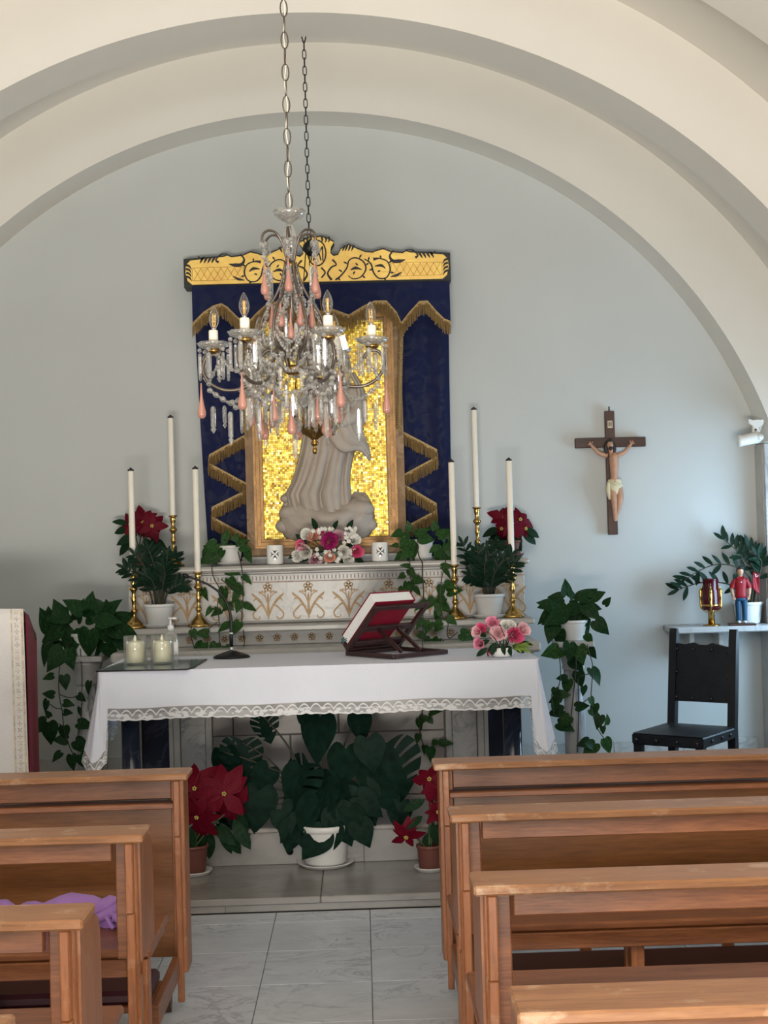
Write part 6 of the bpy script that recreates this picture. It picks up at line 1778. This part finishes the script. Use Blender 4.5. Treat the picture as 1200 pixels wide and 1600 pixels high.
def beads(mb, pts, n, big=False):
    c = spline(pts, 10)
    L = [0.0]
    for a, b in zip(c[:-1], c[1:]): L.append(L[-1]+(b-a).length)
    for k in range(n):
        s = L[-1]*(k+.5)/n; i = max(j for j in range(len(L)) if L[j] <= s); i = min(i, len(c)-2)
        t = (s-L[i])/max(1e-6, L[i+1]-L[i]); p = c[i].lerp(c[i+1], t)
        src = big_t if (big and k % 3 == 0) else bead_t
        mb.add([(v[0]+p.x, v[1]+p.y, v[2]+p.z) for v in src.v], src.f, False)
def pol(r, a, z): return (r*math.cos(a), r*math.sin(a), z)
wire_crown = [(.014, .29), (.030, .35), (.052, .385), (.080, .392), (.102, .378), (.108, .355), (.102, .345)]
wire_body = [(.018, .285), (.030, .23), (.055, .17), (.092, .115), (.112, .06), (.108, .01), (.080, -.025), (.055, -.015), (.052, .010), (.066, .018)]
wire_arm = [(.032, -.09), (.050, -.045), (.082, -.022), (.108, -.040), (.122, -.08), (.145, -.130), (.190, -.156), (.245, -.158), (.292, -.135), (.318, -.095), (.316, -.060), (.298, -.036), (.272, -.034), (.255, -.048), (.252, -.062)]
cup_gl = MB().lathe([(.012, -.014), (.030, -.013), (.048, -.004), (.056, .010), (.053, .011), (.044, -.001), (.028, -.009), (.012, -.009)], 24, flute=.08, nf=8).mesh('drip_pan', M['crystal'])
cup_mt = MB().lathe([(0, -.026), (.020, -.026), (.024, -.020), (.022, -.0145), (0, -.014)], 16).mesh('cup_holder', M['bronze'])
slv = MB().lathe([(0, -.005), (.0165, -.005), (.0165, .050), (.015, .054), (0, .054)], 16).mesh('candle_sleeve', M['ivory'])
blb = MB().lathe([(.007, .0545), (.0085, .062), (.0155, .076), (.0185, .090), (.0175, .104), (.0125, .120), (.006, .133), (.002, .139), (0, .140)], 16).mesh('bulb', M['bulb_glass'])
mb = MB()
for x in (-.004, .004): mb.tube([(x, 0, .066), (x*1.1, 0, .112)], .0022, 5)
fil = mb.mesh('filament', M['filament'])
mb = MB(); mb.lathe([(.007, .0545), (.007, .062), (.003, .064), (.003, .072), (0, .073)], 8); bcap = mb.mesh('bulb_base', M['chrome'])
rg = random.Random(77)
RA = .279
for k in range(6):
    a = R(-2)+k*PI/3
    # crown arm, body wire and candle arm of bent wire
    b = a+PI/6
    mb = MB(); mb.tube(spline([pol(r, b, z) for r, z in wire_crown], 5), .0045, 6); mb.build('crown_arm', M['wire'], cd)
    mb = MB(); mb.tube(spline([pol(r, a, z) for r, z in wire_body], 6), .0055, 6); mb.build('body_wire', M['wire'], cd)
    mb = MB(); mb.tube(spline([pol(r, a, z) for r, z in wire_arm], 6), .0060, 7)
    mb.build('candle_arm', M['wire'], cd)
    # crown pendant
    mb = MB(); beads(mb, [pol(.102, b, .345), pol(.102, b, .29)], 4, True); mb.build('bead_string', M['crystal'], cd)
    mb = MB(); mb.ball(pol(.102, b, .338), .016, 10, 7, smooth=False); mb.build('crystal_ball', M['crystal'], cd)
    inst('glass_drop', drop_me, cd, pol(.102, b, .285))
    inst('glass_drop', drop_me, cd, pol(.070, a, .165), None, .95)
    inst('prism', pr_me, cd, pol(.085, b, .265), (0, 0, b+PI/2))
    # cup
    c = pol(RA, a, 0)
    for me, nm in ((cup_gl, 'drip_pan'), (cup_mt, 'cup_holder')): inst(nm, me, cd, c)
    s = inst('candle_sleeve', slv, cd, c)
    bo = inst('bulb', blb, cd, c); bo.rotation_euler = (rg.uniform(-.03, .03), rg.uniform(-.05, .05), a)
    inst('filament', fil, bo); inst('bulb_base', bcap, bo)
    for j in range(6):
        t = a+j*PI/3+.3
        p = Vector(c)+Vector((.050*math.cos(t), .050*math.sin(t), -.012))
        inst('prism', pr_me, cd, p+Vector((0, 0, -.016)), (0, 0, t+PI/2+rg.uniform(-.5, .5)))
    mb = MB()
    for j in range(6):
        t = a+j*PI/3+.3
        p = Vector(c)+Vector((.050*math.cos(t), .050*math.sin(t), -.018)); mb.ball(p, .008, 8, 5, smooth=False)
    mb.build('pan_beads', M['crystal'], cd)
    # drops and prisms under the arm's outer scroll
    inst('glass_drop', drop_me, cd, pol(.325, a+.05, -.13), None, 1.05)
    for (r_, da, z, me) in ((.285, .06, -.185, pr_me), (.250, -.08, -.180, pr_s), (.225, .05, -.205, pr_l), (.190, -.10, -.185, pr_me), (.165, .12, -.195, pr_s)):
        inst(me.name, me, cd, pol(r_, a+da, z-.03), (0, 0, a+rg.uniform(-.9, .9)))
        inst('prism', pr_s, cd, pol(r_*.72, a+PI/6+da, z+.01), (0, 0, a+rg.uniform(-1.2, 1.2))) if r_ < .24 else None
    inst('glass_drop', drop_me, cd, pol(.150, a+.12, -.165), None, 1.0)
    inst('glass_drop', drop_me, cd, pol(.130, b, -.205), None, 1.05)
    inst('glass_drop', drop_me, cd, pol(.060, b, .115), None, .9)
    # bead garlands
    mb = MB()
    beads(mb, [pol(.30, a, -.155), pol(.26, a+.05, -.185), pol(.22, a, -.205), pol(.18, a-.05, -.180), pol(.15, a, -.14)], 20, True)
    beads(mb, [pol(.30, a, -.14), pol(.285, a, -.10), pol(.265, a, -.075), pol(.262, a, -.06)], 8, True)
    beads(mb, [pol(.19, a, -.158), pol(.14, a+PI/6, -.19), pol(.19, a+PI/3, -.158)], 22, True)
    tag(mb.build('bead_garland', M['crystal'], cd), kind='stuff')
    mb = MB()
    beads(mb, [pol(.10, b, .25), pol(.085, b, .16), pol(.10, a, .06)], 16, True)
    beads(mb, [pol(.105, a, .05), pol(.10, a+PI/6, -.01), pol(.105, a+PI/3, .05)], 14, True)
    beads(mb, [pol(.02, a, .24), pol(.05, a, .10), pol(.03, a, -.02)], 18, True)
    beads(mb, [pol(.055, a, .0), pol(.045, a+PI/6, -.06), pol(.055, a+PI/3, .0)], 10, True)
    tag(mb.build('bead_garland', M['crystal'], cd), kind='stuff')
    mb = MB()
    beads(mb, [pol(.12, a, -.05), pol(.09, a+PI/6, -.11), pol(.12, a+PI/3, -.05)], 16, True)
    beads(mb, [pol(.145, a, -.12), pol(.09, a, -.19), pol(.03, a, -.225)], 18, True)
    for j in range(9):
        t = 2*PI*j/9; q_ = Vector(pol(.115, a, -.085)); mb.ball(q_+Vector((.028*math.cos(t)*math.cos(a), .028*math.cos(t)*math.sin(a), .028*math.sin(t))), .009, 7, 5, smooth=False)
    tag(mb.build('bead_garland', M['crystal'], cd), kind='stuff')
    mb = MB()
    beads(mb, [pol(.22, a, -.20), pol(.20, a+.12, -.225), pol(.17, a+.05, -.205)], 8, True)
    beads(mb, [pol(.27, a, -.03), pol(.20, a+.25, -.10), pol(.12, a+.3, -.05)], 16, True)
    beads(mb, [pol(.11, a, .03), pol(.16, a+PI/6, -.05), pol(.11, a+PI/3, .03)], 16, False)
    for j in range(7):
        q_ = Vector(pol(.155+.012*(j % 3), a+.10*(j-3), -.115-.014*(j % 4))); mb.ball(q_, .0095, 7, 5, smooth=False)
    tag(mb.build('bead_garland', M['crystal'], cd), kind='stuff')
    for (r_, da, z) in ((.15, .3, -.10), (.17, -.28, -.11), (.13, .0, -.19)):
        inst('prism', pr_s, cd, pol(r_, a+da, z), (0, 0, a+rg.uniform(-1.2, 1.2)))
    for (r_, da, z) in ((.10, .2, -.21), (.07, -.2, -.22), (.045, .1, .09), (.075, .35, .02), (.085, -.3, .06)):
        inst('prism', pr_s, cd, pol(r_, a+da, z), (0, 0, a+rg.uniform(-1.2, 1.2)))
MB().ball((0, 0, -.29), .028, 14, 9, smooth=False).build('crystal_ball', M['crystal'], cd)
MB().lathe([(.004, -.262), (.004, -.225), (0, -.225)], 8).build('pin', M['wire'], cd)
inst('prism', pr_me, cd, (0, 0, -.315))
t_ = W(537, 535, 4.52)
o = MB().box(-.010, .010, -.0008, .0008, -.024, .024).build('paper_tag', M['paper'], cd, (t_.x-CHX, 4.52-CHY, t_.z-CHZ)); o.rotation_euler = (0, R(-14), .1)
tag(o, label='small white paper tag tied to a front cup')

# ------------------------------------------------------------------ hanging sanctuary lamp behind it
LX, LY = -.203, 6.545
lm = thing('sanctuary_lamp', 'gilt sanctuary lamp with red glass hanging behind the chandelier', 'lamp', (LX, LY, 2.0))
ztop = 4.025
chain_links(lm, LX, LY, 3.035, 3.995, .0485, .0085, .0026, M['iron'], 0, 2)
LXl = 0
mb = MB()
for s in (-1, 1): mb.tube(spline([(0, 0, 1.985), (s*.006, 0, 2.0), (s*.010, 0, 2.018)], 4), .0035, 5)
mb.build('ceiling_hook', M['iron'], lm)
MB().lathe([(0, 1.035), (.010, 1.03), (.030, 1.01), (.036, .985), (.018, .965), (.010, .955), (0, .953)], 18).build('canopy', M['mic'], lm)
for k in range(3):
    a = k*2*PI/3+.5
    mb = MB(); mb.tube([(.022*math.cos(a), .022*math.sin(a), .975), (.12*math.cos(a), .12*math.sin(a), .19)], .0028, 5); mb.build('suspension_rod', M['bronze'], lm)
    mb = MB(); c, s = math.cos(a), math.sin(a)
    mb.tube(spline([(c*.05, s*.05, .12), (c*.10, s*.10, .10), (c*.132, s*.132, .15), (c*.12, s*.12, .19), (c*.098, s*.098, .175)], 5), .010, 7); mb.build('scroll_bracket', M['bronze'], lm)
MB().lathe([(0, 0), (.008, .003), (.013, .015), (.010, .028), (.006, .035), (.017, .045), (.020, .055), (.012, .066), (.020, .075), (.060, .10), (.092, .128), (.100, .150), (.094, .158), (.06, .165), (.05, .20), (.055, .215), (0, .215)], 26).build('bowl', M['bronze'], lm)
MB().lathe([(.045, .2155), (.055, .24), (.056, .262), (.052, .266), (0, .266)], 22).build('black_collar', M['mic'], lm)
MB().lathe([(.040, .2665), (.046, .30), (.047, .345), (.043, .365), (.040, .365), (.040, .28), (0, .275)], 22).build('red_glass', M['redglass'], lm)
